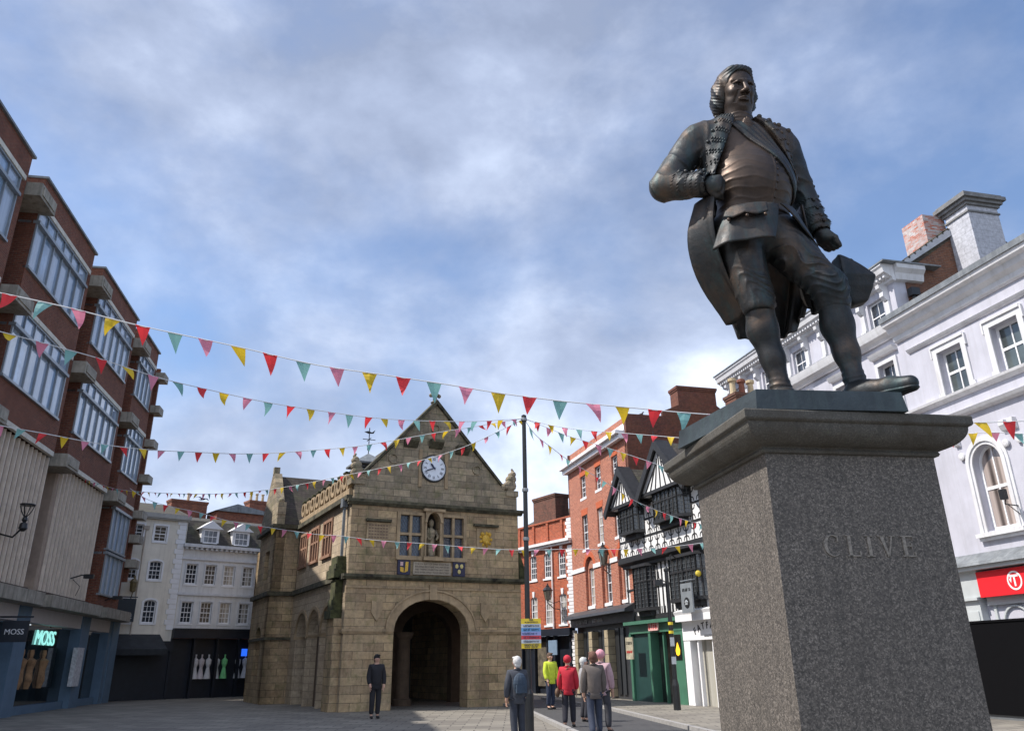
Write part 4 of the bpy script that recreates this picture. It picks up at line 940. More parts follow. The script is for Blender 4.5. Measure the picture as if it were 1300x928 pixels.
# roofs, brick gable end, chimneys
pbr = masonry('party_brick', (.2,.085,.05), (.13,.06,.045), (.17,.13,.1), stain=.35)
m = MB(); gp = [(.6, 12.8), (.6, 15.05), (.78, 15.6), (4.2, 17.7), (9, 15), (9, 12.8)]
m.prism(gp, -.38, -.14, 'x'); m.build('gable_end', pbr, WH)
MB().prism([(.5, 15.3), (4.2, 17.9), (9, 15.2), (9,14.8), (4.2,17.55), (.5,15.0)], -13.2, -.12, 'x').build('roof', slate, WH)
MB().prism([(.45, 15.2), (.45, 15.42), (4.2, 17.98), (4.2, 17.62)], -.12, -.02, 'x').build('verge_board', plain('verge_grey', (.42,.44,.48), .7), WH)
mm_ = MB()
for k in range(12): y = .6+k*.3; mm_.tube([(-.3, y, 15.5+(y-.6)*.695), (-.02, y, 15.5+(y-.6)*.695)], .06, 6)
mm_.build('verge_tiles', slate, WH)
MB().prism([(.5, 13.1), (4.5, 14.6), (9, 13.1)], -.1, 12, 'x').build('roof', slate, WH)
cw = masonry('white_chimney', (.5,.51,.56), (.47,.48,.53), (.3,.3,.32), bw=.5, bh=.26, mw=.006, stain=.12, stain_col=(.25,.25,.25))
MB().box(-.13, 1.0, 3.1, 4.5, 13, 17.75).build('chimney', cw, WH)
m = MB()
for e, z0, z1 in ((.05, 17.4, 17.47), (.0, 17.75, 17.8), (.08, 17.7, 17.82), (.17, 17.82, 17.95), (.27, 17.95, 18.1), (.18, 18.1, 18.2)): m.box(-.13-e, 1.0+e, 3.1-e, 4.5+e, z0, z1)
m.build('chimney_cap', plain('cap_grey', (.2,.2,.2), .8, .25), WH)
MB().box(-1.5, -.3, 2.2, 3.2, 15.5, 17.9).build('chimney', masonry('peeling_brick', (.5,.48,.48), (.46,.13,.07), (.42,.4,.4), stain=.1), WH)
MB().box(-.0, .25, .45, .8, 14.0, 14.3).tube([(.1,.62,14.1),(.1,.62,12.9)], .07, 7).build('rain_hopper', black, WH)
# black box-like stand at the shop
bp = measure_plane(1270, 830, np.array([13.3, 24.0]), -14)
BKx = thing('black_kiosk', 'plain black slab sided stand in front of the grey shopfront under the red sign', 'kiosk', (13.55, 24.9, 0), az=166)
MB().box(-1.0, 2.0, -.3, .4, .12, 2.5).build('cabinet', plain('matt_black', (.003,.003,.004), .9, .05, 3, 0, spec=.1), BKx); MB().box(-1.02, 2.02, -.33, .43, 2.5, 2.56).build('lid', plain('matt_black', (.006,.006,.008)), BKx); MB().box(-.9, 1.9, -.25, .35, 0, .12).build('plinth', plain('grey_strut', (.13,.14,.15)), BKx)
# ================================================================== PEDESTAL AND STATUE
PED = (1.64, 5.2); PAZ = 81
PX = np.array([math.sin(R(PAZ)), math.cos(R(PAZ))]); PY = np.array([math.sin(R(PAZ-90)), math.cos(R(PAZ-90))])
granite_m, nt, b = new_mat('granite'); co = objco(nt)
vo = N(nt, 'TexVoronoi', feature='F1'); vo.inputs['Scale'].default_value = 120; nt.links.new(co, vo.inputs['Vector'])
sx = N(nt, 'SeparateColor'); nt.links.new(vo.outputs['Color'], sx.inputs[0])
c = ramp(nt, sx.outputs[0], [(.0, (.022,.021,.02)), (.35, (.06,.054,.049)), (.62, (.13,.115,.103)), (.86, (.25,.22,.195)), (1., (.42,.375,.33))])
c = mixc(nt, .6, c, ramp(nt, noise(nt, co, 48, 8, .85), [(.36, (.02,.019,.018)), (.48, (.075,.066,.058)), (.57, (.165,.145,.125)), (.70, (.36,.32,.275))]))
c = mixc(nt, ramp(nt, noise(nt, co, 3.5, 5, .7), [(.35, 0.), (.75, .45)]), c, (.07,.062,.055))
c = mixc(nt, ramp(nt, noise(nt, objco(nt, (7,7,.7)), 1.3, 5, .6), [(.5, 0.), (.8, .35)]), c, (.045,.042,.04))
c = mixc(nt, ramp(nt, noise(nt, objco(nt, (16,16,.5)), 1.2, 6, .7), [(.5, 0.), (.72, .4)]), c, (.03,.028,.026))
nt.links.new(c, b.inputs['Base Color']); b.inputs['Roughness'].default_value = .62; b.inputs['Specular IOR Level'].default_value = .4
bump(nt, b, noise(nt, co, 120, 4), .35, .004)
granite_cap, nt, b = new_mat('granite_weathered'); co = objco(nt)
c = ramp(nt, noise(nt, co, 95, 5, .8), [(.3, (.03,.03,.028)), (.55, (.085,.08,.07)), (.75, (.2,.185,.16))])
c = mixc(nt, ramp(nt, noise(nt, co, 4, 7, .75), [(.42, 0.), (.66, .8)]), c, (.045,.036,.026))
c = mixc(nt, ramp(nt, noise(nt, objco(nt, (9,9,1)), 1.5, 5, .7), [(.55, 0.), (.75, .5)]), c, (.02,.022,.02))
c = mixc(nt, ramp(nt, noise(nt, co, 11, 6, .75), [(.6, 0.), (.75, .6)]), c, (.10,.11,.075))
nt.links.new(c, b.inputs['Base Color']); b.inputs['Roughness'].default_value = .8
bump(nt, b, noise(nt, co, 60, 5), .5, .006)
PD = thing('stone_pedestal', 'speckled grey granite pedestal with overhanging weathered cap carrying the bronze figure', 'pedestal', (PED[0], PED[1], 0), az=PAZ)
def sq(prof, cx=.6, cy=.6, n_=4):
    """square profile sweep: prof = (half width, z)"""
    m = MB(); vs = []; fs = []
    for r_, z in prof: vs += [(cx-r_, cy-r_, z), (cx+r_, cy-r_, z), (cx+r_, cy+r_, z), (cx-r_, cy+r_, z)]
    for i in range(len(prof)-1):
        for k in range(4): fs.append((i*4+k, i*4+(k+1) % 4, (i+1)*4+(k+1) % 4, (i+1)*4+k))
    fs.append((3,2,1,0)); q = (len(prof)-1)*4; fs.append((q,q+1,q+2,q+3)); return m.add(vs, fs)
sq([(.606, .45), (.608, .47), (.603, 2.85)]).build('shaft', granite_m, PD)
sq([(.9, 0), (.9, .16), (.89, .18), (.76, .18), (.76, .34), (.74, .36), (.66, .42), (.61, .45)]).build('base', granite_cap, PD)
prof = [(.604, 2.845), (.622, 2.848), (.628, 2.86), (.622, 2.872), (.626, 2.88)]
for k in range(11):
    a = math.pi/2*k/10; prof.append((.63+.135*(1-math.cos(a))*1.0 + .0, 2.882+.15*math.sin(a)*.95))
prof = [(.604, 2.845), (.626, 2.848), (.634, 2.862), (.626, 2.878), (.632, 2.886)] + [(.64+.135*math.sin(math.pi/2*k/10)**1.15, 2.888+.125*(1-math.cos(math.pi/2*k/10))) for k in range(11)] + [(.79, 3.02), (.798, 3.028), (.8, 3.035), (.8, 3.078), (.795, 3.088), (.7, 3.092)]
sq(prof).build('cap', granite_cap, PD)
# incised name, cut as shallow serif letters
def letter_polys(ch):
    s, t = .16, .05
    if ch == 'I': return [[(.14,0),(.14+s,0),(.14+s,1),(.14,1)], [(0,0),(.44,0),(.44,t),(0,t)], [(0,1-t),(.44,1-t),(.44,1),(0,1)]], .44
    if ch == 'L': return [[(.12,0),(.12+s,0),(.12+s,1),(.12,1)], [(0,1-t),(.4,1-t),(.4,1),(0,1)], [(0,0),(.7,0),(.7,t*1.4),(0,t*1.4)], [(.66,0),(.72,0),(.72,.26),(.68,.26)]], .72
    if ch == 'V': return [[(.38,0),(.48,0),(.26,1),(.08,1)], [(.40,0),(.47,0),(.76,1),(.68,1)], [(-.02,1-t),(.36,1-t),(.36,1),(-.02,1)], [(.58,1-t),(.88,1-t),(.88,1),(.58,1)]], .86
    if ch == 'E': return [[(.12,0),(.12+s,0),(.12+s,1),(.12,1)], [(0,0),(.7,0),(.7,t*1.3),(0,t*1.3)], [(0,1-t*1.3),(.66,1-t*1.3),(.66,1),(0,1)], [(.28,.48),(.56,.48),(.56,.54),(.28,.54)], [(.66,0),(.72,0),(.72,.24),(.68,.24)], [(.63,1),(.68,1),(.68,.78),(.65,.78)], [(.54,.38),(.58,.38),(.58,.64),(.54,.64)]], .72
    if ch == 'C':
        ps = []
        for k in range(20):
            a, b_ = R(50+k*13), R(50+(k+1)*13)
            w = lambda q: .06+.12*max(0, -math.cos(q))
            f = lambda q, r: (.48+(.46-r)*math.cos(q), .5+(.5-r*.55)*math.sin(q))
            ps.append([f(a, 0), f(b_, 0), f(b_, w(b_)), f(a, w(a))])
        ps.append([(.72,.68),(.78,.68),(.78,.98),(.74,.98)]); return ps, .86
m = MB(); x = .305; hgt = .132; zb = 2.195
for ch in 'CLIVE':
    ps, adv = letter_polys(ch)
    for p in ps: m.prism([(x+q[0]*hgt, zb+q[1]*hgt) for q in p], -.0125, -.002)
    x += (adv+.24)*hgt*1.05
m.build('inscription', plain('letter_granite', (.235,.212,.185), .7, .35, 60, .3), PD)

# ---- numpy distance-field sculpting
def smin(a, b, k): h = np.maximum(k-np.abs(a-b), 0)/k; return np.minimum(a, b)-h*h*k*.25
def smax(a, b, k): return -smin(-a, -b, k)
def rc(p, a, b, ra, rb, flat=None):
    ax, ay, az_ = a; bx, by, bz = b; dx, dy, dz = bx-ax, by-ay, bz-az_; L2 = dx*dx+dy*dy+dz*dz+1e-9
    t = np.clip(((p[0]-ax)*dx+(p[1]-ay)*dy+(p[2]-az_)*dz)/L2, 0, 1)
    return np.sqrt((p[0]-ax-t*dx)**2+(p[1]-ay-t*dy)**2+(p[2]-az_-t*dz)**2)-(ra+(rb-ra)*t)
def chain(p, pts, k=.03):
    f = None
    for (a, ra), (b_, rb_) in zip(pts[:-1], pts[1:]):
        g = rc(p, a, b_, ra, rb_); f = g if f is None else smin(f, g, k)
    return f
def el(p, c, r):
    x, y, z = (p[0]-c[0]), (p[1]-c[1]), (p[2]-c[2])
    k0 = np.sqrt((x/r[0])**2+(y/r[1])**2+(z/r[2])**2); k1 = np.sqrt((x/r[0]**2)**2+(y/r[1]**2)**2+(z/r[2]**2)**2)+1e-9
    return k0*(k0-1)/k1
def nets(func, lo, hi, h):
    lo = np.array(lo, float); n = np.ceil((np.array(hi)-lo)/h).astype(int)+1
    g = np.meshgrid(*[lo[i]+h*np.arange(n[i]) for i in range(3)], indexing='ij'); g = [q.astype(np.float32) for q in g]
    f = func(g).astype(np.float32); s = f < 0
    cs = tuple(n-1); acc = np.zeros(cs+(3,), np.float32); cnt = np.zeros(cs, np.float32)
    for ax in range(3):
        o = [i for i in range(3) if i != ax]
        for u in (0, 1):
            for v in (0, 1):
                sl = [slice(0, -1)]*3; sl[o[0]] = slice(u, n[o[0]]-1+u); sl[o[1]] = slice(v, n[o[1]]-1+v)
                s2 = list(sl); s2[ax] = slice(1, None); a = f[tuple(sl)]; b_ = f[tuple(s2)]; m_ = (a < 0) != (b_ < 0)
                t = np.where(m_, a/np.where(m_, a-b_, 1), 0); acc[..., ax] += np.where(m_, t, 0); acc[..., o[0]] += m_*u; acc[..., o[1]] += m_*v; cnt += m_
    act = cnt > 0; idx = -np.ones(cs, np.int64); idx[act] = np.arange(act.sum())
    ijk = np.argwhere(act); V = lo + h*(ijk + acc[act]/cnt[act][:, None])
    F = []
    for ax in range(3):
        o = [(ax+1) % 3, (ax+2) % 3]
        sl = [slice(1, -1)]*3; sl[ax] = slice(0, -1); s2 = [slice(1, -1)]*3; s2[ax] = slice(1, None)
        A = s[tuple(sl)]; B = s[tuple(s2)]; cr = np.argwhere(A != B)
        if not len(cr): continue
        e = cr.copy(); e[:, o[0]] += 1; e[:, o[1]] += 1
        def cell(du, dv):
            q = e.copy(); q[:, o[0]] -= du; q[:, o[1]] -= dv; return idx[q[:, 0], q[:, 1], q[:, 2]]
        Q = np.stack([cell(1,1), cell(0,1), cell(0,0), cell(1,0)], 1); fl = ~A[tuple(cr.T)]
        Q[fl] = Q[fl][:, ::-1]; F.append(Q)
    return V, np.concatenate(F)
def sculpt(name, func, lo, hi, h, mat, parent):
    V, F = nets(func, lo, hi, h); me = bpy.data.meshes.new(name)
    me.vertices.add(len(V)); me.vertices.foreach_set('co', V.astype(np.float32).ravel()); me.loops.add(F.size); me.loops.foreach_set('vertex_index', F.ravel().astype(np.int32))
    me.polygons.add(len(F)); me.polygons.foreach_set('loop_start', np.arange(0, F.size, 4, dtype=np.int32)); me.polygons.foreach_set('loop_total', np.full(len(F), 4, np.int32))
    me.update(calc_edges=True); me.validate(); me.polygons.foreach_set('use_smooth', [True]*len(me.polygons)); me.materials.append(mat)
    o = bpy.data.objects.new(name, me); COL.objects.link(o); o.parent = parent; return o
def arr(x, y, z): return [np.atleast_1d(np.array(q, float)) for q in (x, y, z)]
def hit(func, p, d, far=.6):
    """first point along p + t d that lies on the surface"""
    t = np.linspace(0, far, 400); d = np.array(d, float); d /= np.linalg.norm(d)
    f = func([p[0]+t*d[0], p[1]+t*d[1], p[2]+t*d[2]]); k = np.argmax(f < 0)
    return None if f[k] >= 0 else np.array(p)+d*t[k]

# bronze
bronze, nt, b = new_mat('bronze'); co = objco(nt)
c = ramp(nt, noise(nt, co, 2.3, 6, .7, .5), [(.32, (.026,.034,.04)), (.50, (.048,.047,.048)), (.66, (.10,.074,.058)), (.8, (.13,.09,.066))])
c = mixc(nt, ramp(nt, noise(nt, objco(nt, (6,6,.9)), 1.6, 6, .7), [(.50, 0.), (.68, .75)]), c, (.045,.075,.08))
c = mixc(nt, ramp(nt, noise(nt, co, 26, 5, .7), [(.55, 0.), (.75, .35)]), c, (.015,.014,.014))
nt.links.new(c, b.inputs['Base Color']); b.inputs['Metallic'].default_value = .75
nt.links.new(ramp(nt, noise(nt, co, 9, 5), [(.35, .42), (.7, .68)]), b.inputs['Roughness']); bump(nt, b, noise(nt, co, 28, 8, .7), .35, .01)
# brighter brown bronze for the waistcoat and face
bronze_w, nt, b = new_mat('bronze_brown'); co = objco(nt)
c = ramp(nt, noise(nt, co, 4, 6, .7, .4), [(.3, (.03,.026,.025)), (.6, (.085,.06,.047)), (.8, (.13,.09,.068))])
nt.links.new(c, b.inputs['Base Color']); b.inputs['Metallic'].default_value = .7; b.inputs['Roughness'].default_value = .45; bump(nt, b, noise(nt, co, 60, 4), .1, .004)

bronze_b = plain('patinated_plinth', (.045,.06,.07), .6, .3, 3, .3, metallic=.35, streak=.5, dirt=(.08,.12,.12))
ST = thing('bronze_statue', 'dark bronze statue of a man in a long coat on the granite pedestal', 'statue', (PED[0], PED[1], 0), az=PAZ)
Z0 = 3.23
m = MB(); vs = [(-.105,-.18,3.092),(.925,-.23,3.092),(.96,.9,3.092),(-.25,.9,3.092),(-.09,-.17,3.226),(.905,-.22,3.226),(.945,.88,3.226),(-.235,.88,3.226)]
m.add(vs, [(0,3,2,1),(4,5,6,7),(0,1,5,4),(1,2,6,5),(2,3,7,6),(3,0,4,7)]).build('bronze_base', bronze_b, ST)
FG = bpy.data.objects.new('figure_frame', None); COL.objects.link(FG); bpy.data.objects.remove(FG)
OFF = Z0
def S(x, y, h): return (x, y, h+OFF)

def torso(p):
    f = el(p, S(.30,.31,2.10), (.34,.215,.37)); f = smin(f, el(p, S(.30,.21,1.80), (.315,.255,.30)), .14)
    f = smin(f, el(p, S(.28,.27,1.48), (.30,.21,.22)), .12); return smin(f, rc(p, S(-.03,.32,2.27), S(.62,.32,2.29), .12, .12), .14)
SHR, ELR, WRR = S(-.09,.32,2.24), S(-.365,.37,1.84), S(-.13,.13,1.735)
SHL, ELL, WRL = S(.68,.32,2.25), S(.825,.40,1.84), S(.87,.33,1.53)
def ridge(u, sh=1.): return (1-np.abs(np.sin(u)))**sh
def sleeves(p, infl=0.):
    r = rc(p, SHR, ELR, .135+infl, .108+infl); r = smin(r, rc(p, ELR, WRR, .112+infl, .088+infl), .04)
    l = rc(p, SHL, ELL, .132+infl, .104+infl); l = smin(l, rc(p, ELL, WRL, .104+infl, .088+infl), .04)
    x, y, z = p
    # pull folds towards the elbows
    d1 = np.sqrt((x-ELR[0])**2+(y-ELR[1])**2+(z-ELR[2])**2); r = r-.013*ridge(d1*30+3.4*np.sin(9*x+5*z)+1.5*np.sin(17*y), 1.8)*np.exp(-((d1-.2)/.1)**2)
    d2 = np.sqrt((x-ELL[0])**2+(y-ELL[1])**2+(z-ELL[2])**2); l = l-.011*ridge(d2*27+2*np.sin(11*x+7*z), 1.5)*np.exp(-((d2-.14)/.14)**2)
    d3 = np.sqrt((x-SHR[0])**2+(y-SHR[1])**2+(z-SHR[2])**2); r = r-.010*ridge(12*x-15*z+3*np.sin(6*y), 1.4)*np.exp(-((d3-.13)/.12)**2)
    return r, l
def hand(p, w, d, palm, curl, sidev):
    """palm plus five separate bent fingers; d = direction of the palm, curl = direction the fingers bend to, sidev = across the knuckles"""
    w, d, c_, s_ = [np.array(q, float) for q in (w, d, curl, sidev)]; d /= np.linalg.norm(d); c_ /= np.linalg.norm(c_); s_ /= np.linalg.norm(s_)
    f = rc(p, w, w+d*.05, .05, .045)
    for k in (-1.5, -.5, .5, 1.5): f = smin(f, rc(p, w+d*.03+s_*k*.02, w+d*palm+s_*k*.03, .033, .027), .03)
    for k, ln in ((-1.5, .8), (-.5, 1.), (.5, .96), (1.5, .85)):
        a = w+d*palm+s_*k*.032; b1 = a+(d*.45+c_*.7)*.065*ln; b2 = b1+(c_*.9-d*.35)*.05*ln; b3 = b2+(c_*.15-d*.95)*.035*ln
        g = rc(p, a, b1, .0215, .019); g = smin(g, rc(p, b1, b2, .019, .0175), .01); g = smin(g, rc(p, b2, b3, .0175, .015), .01); f = smin(f, g, .008)
    a = w+d*.03-s_*.045; b1 = a+d*.05-s_*.025+c_*.03; b2 = b1+d*.035+c_*.045+s_*.02
    g = smin(rc(p, a, b1, .028, .022), rc(p, b1, b2, .021, .016), .012); return smin(f, g, .012)
yaw = R(0); HC = np.array(S(.30, .265, 2.735)); hf = np.array([math.sin(yaw), -math.cos(yaw), 0]); hu = np.array([math.cos(yaw), math.sin(yaw), 0])
pit = R(-17)
def H(p):
    x, y, z = p[0]-HC[0], p[1]-HC[1], p[2]-HC[2]; v = x*hf[0]+y*hf[1]; u = x*hu[0]+y*hu[1]
    return [u, v*math.cos(pit)+z*math.sin(pit), z*math.cos(pit)-v*math.sin(pit)]
def head(p):
    q = H(p); m_ = [np.abs(q[0]), q[1], q[2]]
    f = el(q, (0,-.03,.06), (.14,.175,.165)); f = smin(f, el(q, (0,.045,-.055), (.112,.125,.155)), .05)
    f = smin(f, el(q, (0,.118,-.158), (.05,.042,.042)), .04); f = smin(f, el(m_, (.062,.055,-.12), (.045,.065,.055)), .05)
    f = smin(f, el(q, (0,.05,-.19), (.085,.075,.04)), .04); f = smin(f, el(m_, (.062,.108,-.03), (.042,.042,.036)), .03)
    f = smin(f, rc(m_, (.012,.160,.050), (.082,.125,.060), .019, .014), .018)
    f = smax(f, -el(m_, (.052,.178,.018), (.036,.040,.028)), .016)
    f = smin(f, np.sqrt((m_[0]-.052)**2+(m_[1]-.122)**2+(m_[2]-.018)**2)-.0265, .004)
    f = smin(f, rc(m_, (.030,.153,.036), (.056,.161,.041), .007, .008), .006); f = smin(f, rc(m_, (.056,.161,.041), (.086,.138,.030), .008, .006), .006)
    f = smin(f, rc(m_, (.032,.150,.004), (.078,.142,.002), .005, .005), .008)
    f = smin(f, rc(q, (0,.158,.04), (0,.212,-.04), .015, .024), .018); f = smin(f, el(m_, (.024,.185,-.05), (.017,.024,.016)), .010)
    f = smax(f, -el(m_, (.014,.205,-.066), (.007,.012,.008)), .006)
    f = smin(f, rc(m_, (0,.183,-.091), (.042,.162,-.099), .012, .006), .008); f = smin(f, rc(m_, (0,.179,-.115), (.036,.163,-.111), .011, .007), .012)
    f = smax(f, -rc(m_, (0,.198,-.1035), (.043,.166,-.105), .0035, .002), .003)
    f = f + .006*np.exp(-((m_[0]-.052-.25*(-.05-q[2]))/.009)**2)*((q[2] < -.03) & (q[2] > -.13) & (q[1] > .08))   # nasolabial crease
    f = smax(f, -rc(q, (-.04,.176,-.137), (.04,.176,-.137), .011, .011), .02)
    neck = rc(p, S(.30,.31,2.36), S(.297,.28,2.62), .112, .10); return smin(f, neck, .03)
def legs(p):
    r = chain(p, [(S(.12,.26,1.42),.17), (S(.225,.24,.88),.105), (S(.262,.305,.62),.108), (S(.312,.31,.40),.083), (S(.345,.31,.17),.062), (S(.345,.32,.06),.06)], .05)
    l = chain(p, [(S(.44,.25,1.42),.17), (S(.735,.11,.93),.108), (S(.785,.175,.63),.113), (S(.813,.165,.41),.086), (S(.825,.145,.20),.064), (S(.82,.11,.07),.06)], .05)
    z = p[2]-OFF; w = np.exp(-((z-.17)/.07)**2)
    r = r-.007*ridge(z*75+6*p[0], 1.3)*w; l = l-.007*ridge(z*72-7*p[0], 1.3)*np.exp(-((z-.22)/.06)**2)
    return np.minimum(r, l)
HR = dict(w=(-.12,.115,1.725+OFF), d=(.8,-.6,-.25), palm=.085, curl=(.35,.75,-.45), sidev=(.15,-.25,.95))
HL = dict(w=(.875,.32,1.50+OFF), d=(.25,-.15,-.95), palm=.085, curl=(.5,-.2,-.6), sidev=(-.35,.9,-.1))
def figure(p):
    f = torso(p)+.03; f = smin(f, legs(p), .03); f = np.minimum(f, head(p)); r = rc(p, SHR, ELR, .10, .08); r = smin(r, rc(p, ELR, WRR, .08, .05), .03)
    l = rc(p, SHL, ELL, .10, .08); l = smin(l, rc(p, ELL, WRL, .08, .05), .03); f = np.minimum(f, np.minimum(r, l))
    f = np.minimum(f, hand(p, **HR)); return np.minimum(f, hand(p, **HL))
# the figure itself is one continuous mesh: body at 9 mm; the head is refined in its own finer grid where it shows
fig = sculpt('person_figure', figure, S(-.56,-.18,.0), S(1.1,.62,3.02), .0085, bronze, ST)
hd = sculpt('face', lambda p: np.maximum(head(p)-.0012, (OFF+2.50)-p[2]), S(.07,-.02,2.49), S(.53,.56,3.02), .0042, bronze_w, ST)
def wig(p):
    q = H(p); m_ = [np.abs(q[0]), q[1], q[2]]
    f = el(q, (0,-.045,.075), (.158,.185,.172)); f = smax(f, -el(q, (0,.155,.0), (.122,.145,.18)), .02); f = smin(f, el(q, (0,.065,.183), (.10,.05,.026)), .05)
    f = f-.0035*ridge(q[0]*95+14*q[1]*np.sign(q[0])+6*np.sin(q[2]*20), 1.2)*(q[2] > .02)
    g = el(m_, (.122,-.05,-.01), (.062,.11,.135)); g = smin(g, el(m_, (.115,-.08,-.10), (.055,.085,.07)), .03)
    g = g-.013*ridge(q[2]*26+q[1]*9+1.2*np.sin(q[1]*22), 1.0)-.004*ridge(q[2]*120+q[1]*50, 1.); f = smin(f, smax(g, q[1]-.045, .015), .02)
    f = smin(f, rc(m_, (0,-.2,.0), (0,-.24,-.24), .06, .03), .04)
    return smax(f, -(head(p)+.012), .008)
sculpt('wig', wig, S(.0,.0,2.42), S(.6,.62,3.05), .0046, bronze, ST)
# waistcoat
def waistcoat(p):
    x, y, z = p; h = z-OFF; f = torso(p)
    f = f-.0065*ridge(h*46+1.5*np.sin(6*x+2*h)+.9*np.sin(13*x-5*h)+.4*np.sin(29*x+17*h), 2.2)*np.exp(-((h-1.78)/.22)**2)*(.35+np.abs(x-.33)*2.6)
    f = f-.006*np.exp(-((x-.335-.05*np.sin((h-1.5)*3))/.008)**2)*((h > 1.5) & (h < 2.15))
    f = f-.008*((h > 1.505) & (h < 1.53))
    return smax(smax(f, 1.47-h, .01), h-2.42, .01)
sculpt('waistcoat', waistcoat, S(-.08,-.12,1.44), S(.68,.55,2.45), .0072, bronze_w, ST)
bt = MB()
for k in range(11):
    h = 1.54+k*.055; q = hit(waistcoat, S(.335+.05*math.sin((h-1.5)*3)+.016, -.3, h), (0,1,0))
    if q is not None: bt.ball(q, .011, 6)
bt.split('waistcoat_button', bronze_w, ST, tol=0, smooth=True)
# sash over the left breast
def sash(p):
    x, y, z = p; h = z-OFF; s_ = (x-.16)*.835+(h-2.30)*.55; f = torso(p)-.016-.008*ridge(s_*62+2*np.sin(5*h), 1.2)
    return smax(smax(smax(f, -s_, .008), s_-.20, .008), np.maximum(y-.3, np.maximum(h-2.36, 1.55-h)), .01)
sculpt('sash', sash, S(.02,-.16,1.5), S(.72,.36,2.42), .0075, bronze, ST)
# coat: body with open front and sleeves
def xr(h): return np.interp(h, [1.45,1.6,1.75,1.95,2.15,2.3,2.44], [-.12,-.10,-.065,.0,.085,.15,.205])
def xl(h): return np.interp(h, [1.45,1.6,1.75,1.95,2.15,2.3,2.44], [.60,.64,.65,.62,.54,.46,.39])
def coat(p):
    x, y, z = p; h = z-OFF; f = torso(p)-.03
    f = f-.007*ridge(x*30+h*9+2*np.sin(h*7), 1.5)*(y > .1)
    lap = np.exp(-((x-(xr(h)-.065))/.06)**4)*(y < .25); f = f-.016*lap; lap2 = np.exp(-((x-(xl(h)+.05))/.045)**4)*(y < .25); f = f-.012*lap2
    op = np.maximum(np.maximum(xr(h)-x, x-xl(h)), y-.34); f = smax(f, -op, .012); f = smax(f, 1.46-h, .012); f = smax(f, h-2.47, .02)
    r, l = sleeves(p); f = smin(smin(f, r, .035), l, .035)
    # turned-back cuffs
    for (a, b_, r0) in ((ELR, WRR, .112), (ELL, WRL, .108)):
        a = np.array(a); b_ = np.array(b_); c0 = a+(b_-a)*.66; c1 = a+(b_-a)*.98; g = rc(p, c0, c1, r0-.016, r0-.006)
        d = (b_-a)/np.linalg.norm(b_-a); t = (x-a[0])*d[0]+(y-a[1])*d[1]+(z-a[2])*d[2]; L_ = np.linalg.norm(b_-a)
        g = smax(smax(g, t-L_*.99, .01), L_*.6-t, .01); f = np.minimum(f, g)
        f = smax(f, -np.maximum(rc(p, b_-d*.02, b_+d*.06, r0-.035, r0-.035), -(t-L_*.93)), .006)
    return f
sculpt('coat', coat, S(-.56,-.16,1.42), S(1.04,.66,2.5), .0085, bronze, ST)
def shell(name, fn, nu, nv, th, mat=bronze):
    """cloth panel: fn(u, v) -> point; given real thickness"""
    P = np.array([[fn(i/nu, j/nv) for j in range(nv+1)] for i in range(nu+1)]); du = np.gradient(P, axis=0); dv = np.gradient(P, axis=1)
    n = np.cross(du, dv); n /= np.linalg.norm(n, axis=2)[..., None]+1e-9; Q = P-n*th
    W_ = nv+1; vs = [tuple(q) for q in P.reshape(-1, 3)]+[tuple(q) for q in Q.reshape(-1, 3)]; k = (nu+1)*W_; fs = []
    for i in range(nu):
        for j in range(nv): a = i*W_+j; fs += [(a, a+W_, a+W_+1, a+1), (k+a, k+a+1, k+a+W_+1, k+a+W_)]
    for i in range(nu): a = i*W_; fs += [(a, k+a, k+a+W_, a+W_)]; a = i*W_+nv; fs += [(a, a+W_, k+a+W_, k+a)]
    for j in range(nv): a = j; fs += [(a, a+1, k+a+1, k+a)]; a = nu*W_+j; fs += [(a, k+a, k+a+1, a+1)]
    return MB().add(vs, fs).build(name, mat, ST, smooth=True)
_V = [0, .25, .55, .8, 1.]
_CX = [[-.07,-.11,-.05,.06,.20], [-.12,-.205,-.155,-.02,.19], [.3,.3,.33,.37,.40], [.66,.70,.73,.72,.68], [.68,.76,.83,.83,.75]]
_CY = [[.10,.13,.20,.29,.38], [.34,.37,.44,.52,.60], [.56,.62,.68,.74,.78], [.45,.52,.60,.68,.72], [.18,.28,.42,.53,.60]]
_HM = [.80,.76,.73,.76,.88]
def _cr(c, u):
    t = u*4; i = min(3, int(t)); t -= i; p0, p1, p2, p3 = c[max(0,i-1)], c[i], c[i+1], c[min(4,i+2)]
    return .5*(2*p1+(p2-p0)*t+(2*p0-5*p1+4*p2-p3)*t*t+(3*p1-p0-3*p2+p3)*t**3)
def _sm(v, c):
    # smooth run down each column of the cloth
    return sum(w*np.interp(min(1, max(0, v+o)), _V, c) for o, w in ((-.16,.12),(-.08,.22),(0,.32),(.08,.22),(.16,.12)))
def skirt(u, v):
    x = _cr([_sm(v, c) for c in _CX], u); y = _cr([_sm(v, c) for c in _CY], u); hm = _cr(_HM, u)
    dx, dy = x-.32, y-.32; L_ = math.hypot(dx, dy)+1e-6; k = (.008+.032*v)*(math.sin(u*30+1.3*math.sin(u*7)+v)+.35*math.sin(u*61+2*v))*min(1, 6*u+.25, 6*(1-u)+.25)
    return S(x+dx/L_*k, y+dy/L_*k, 1.66+(hm-1.66)*v+.012*math.sin(u*30)*v)
shell('coat_skirt', skirt, 150, 44, .016)
def left_tail(u, v):
    th = R(285-40*u); t = v; h = 1.5-.66*t+(.10*(u-.5)**2*4*t); r = .37+.10*t
    return S(.27-r*1.12*math.sin(th), .32-.2*math.cos(th)+.10*t+.025*math.sin(u*14)*t, h)
shell('coat_skirt', left_tail, 24, 24, .016)
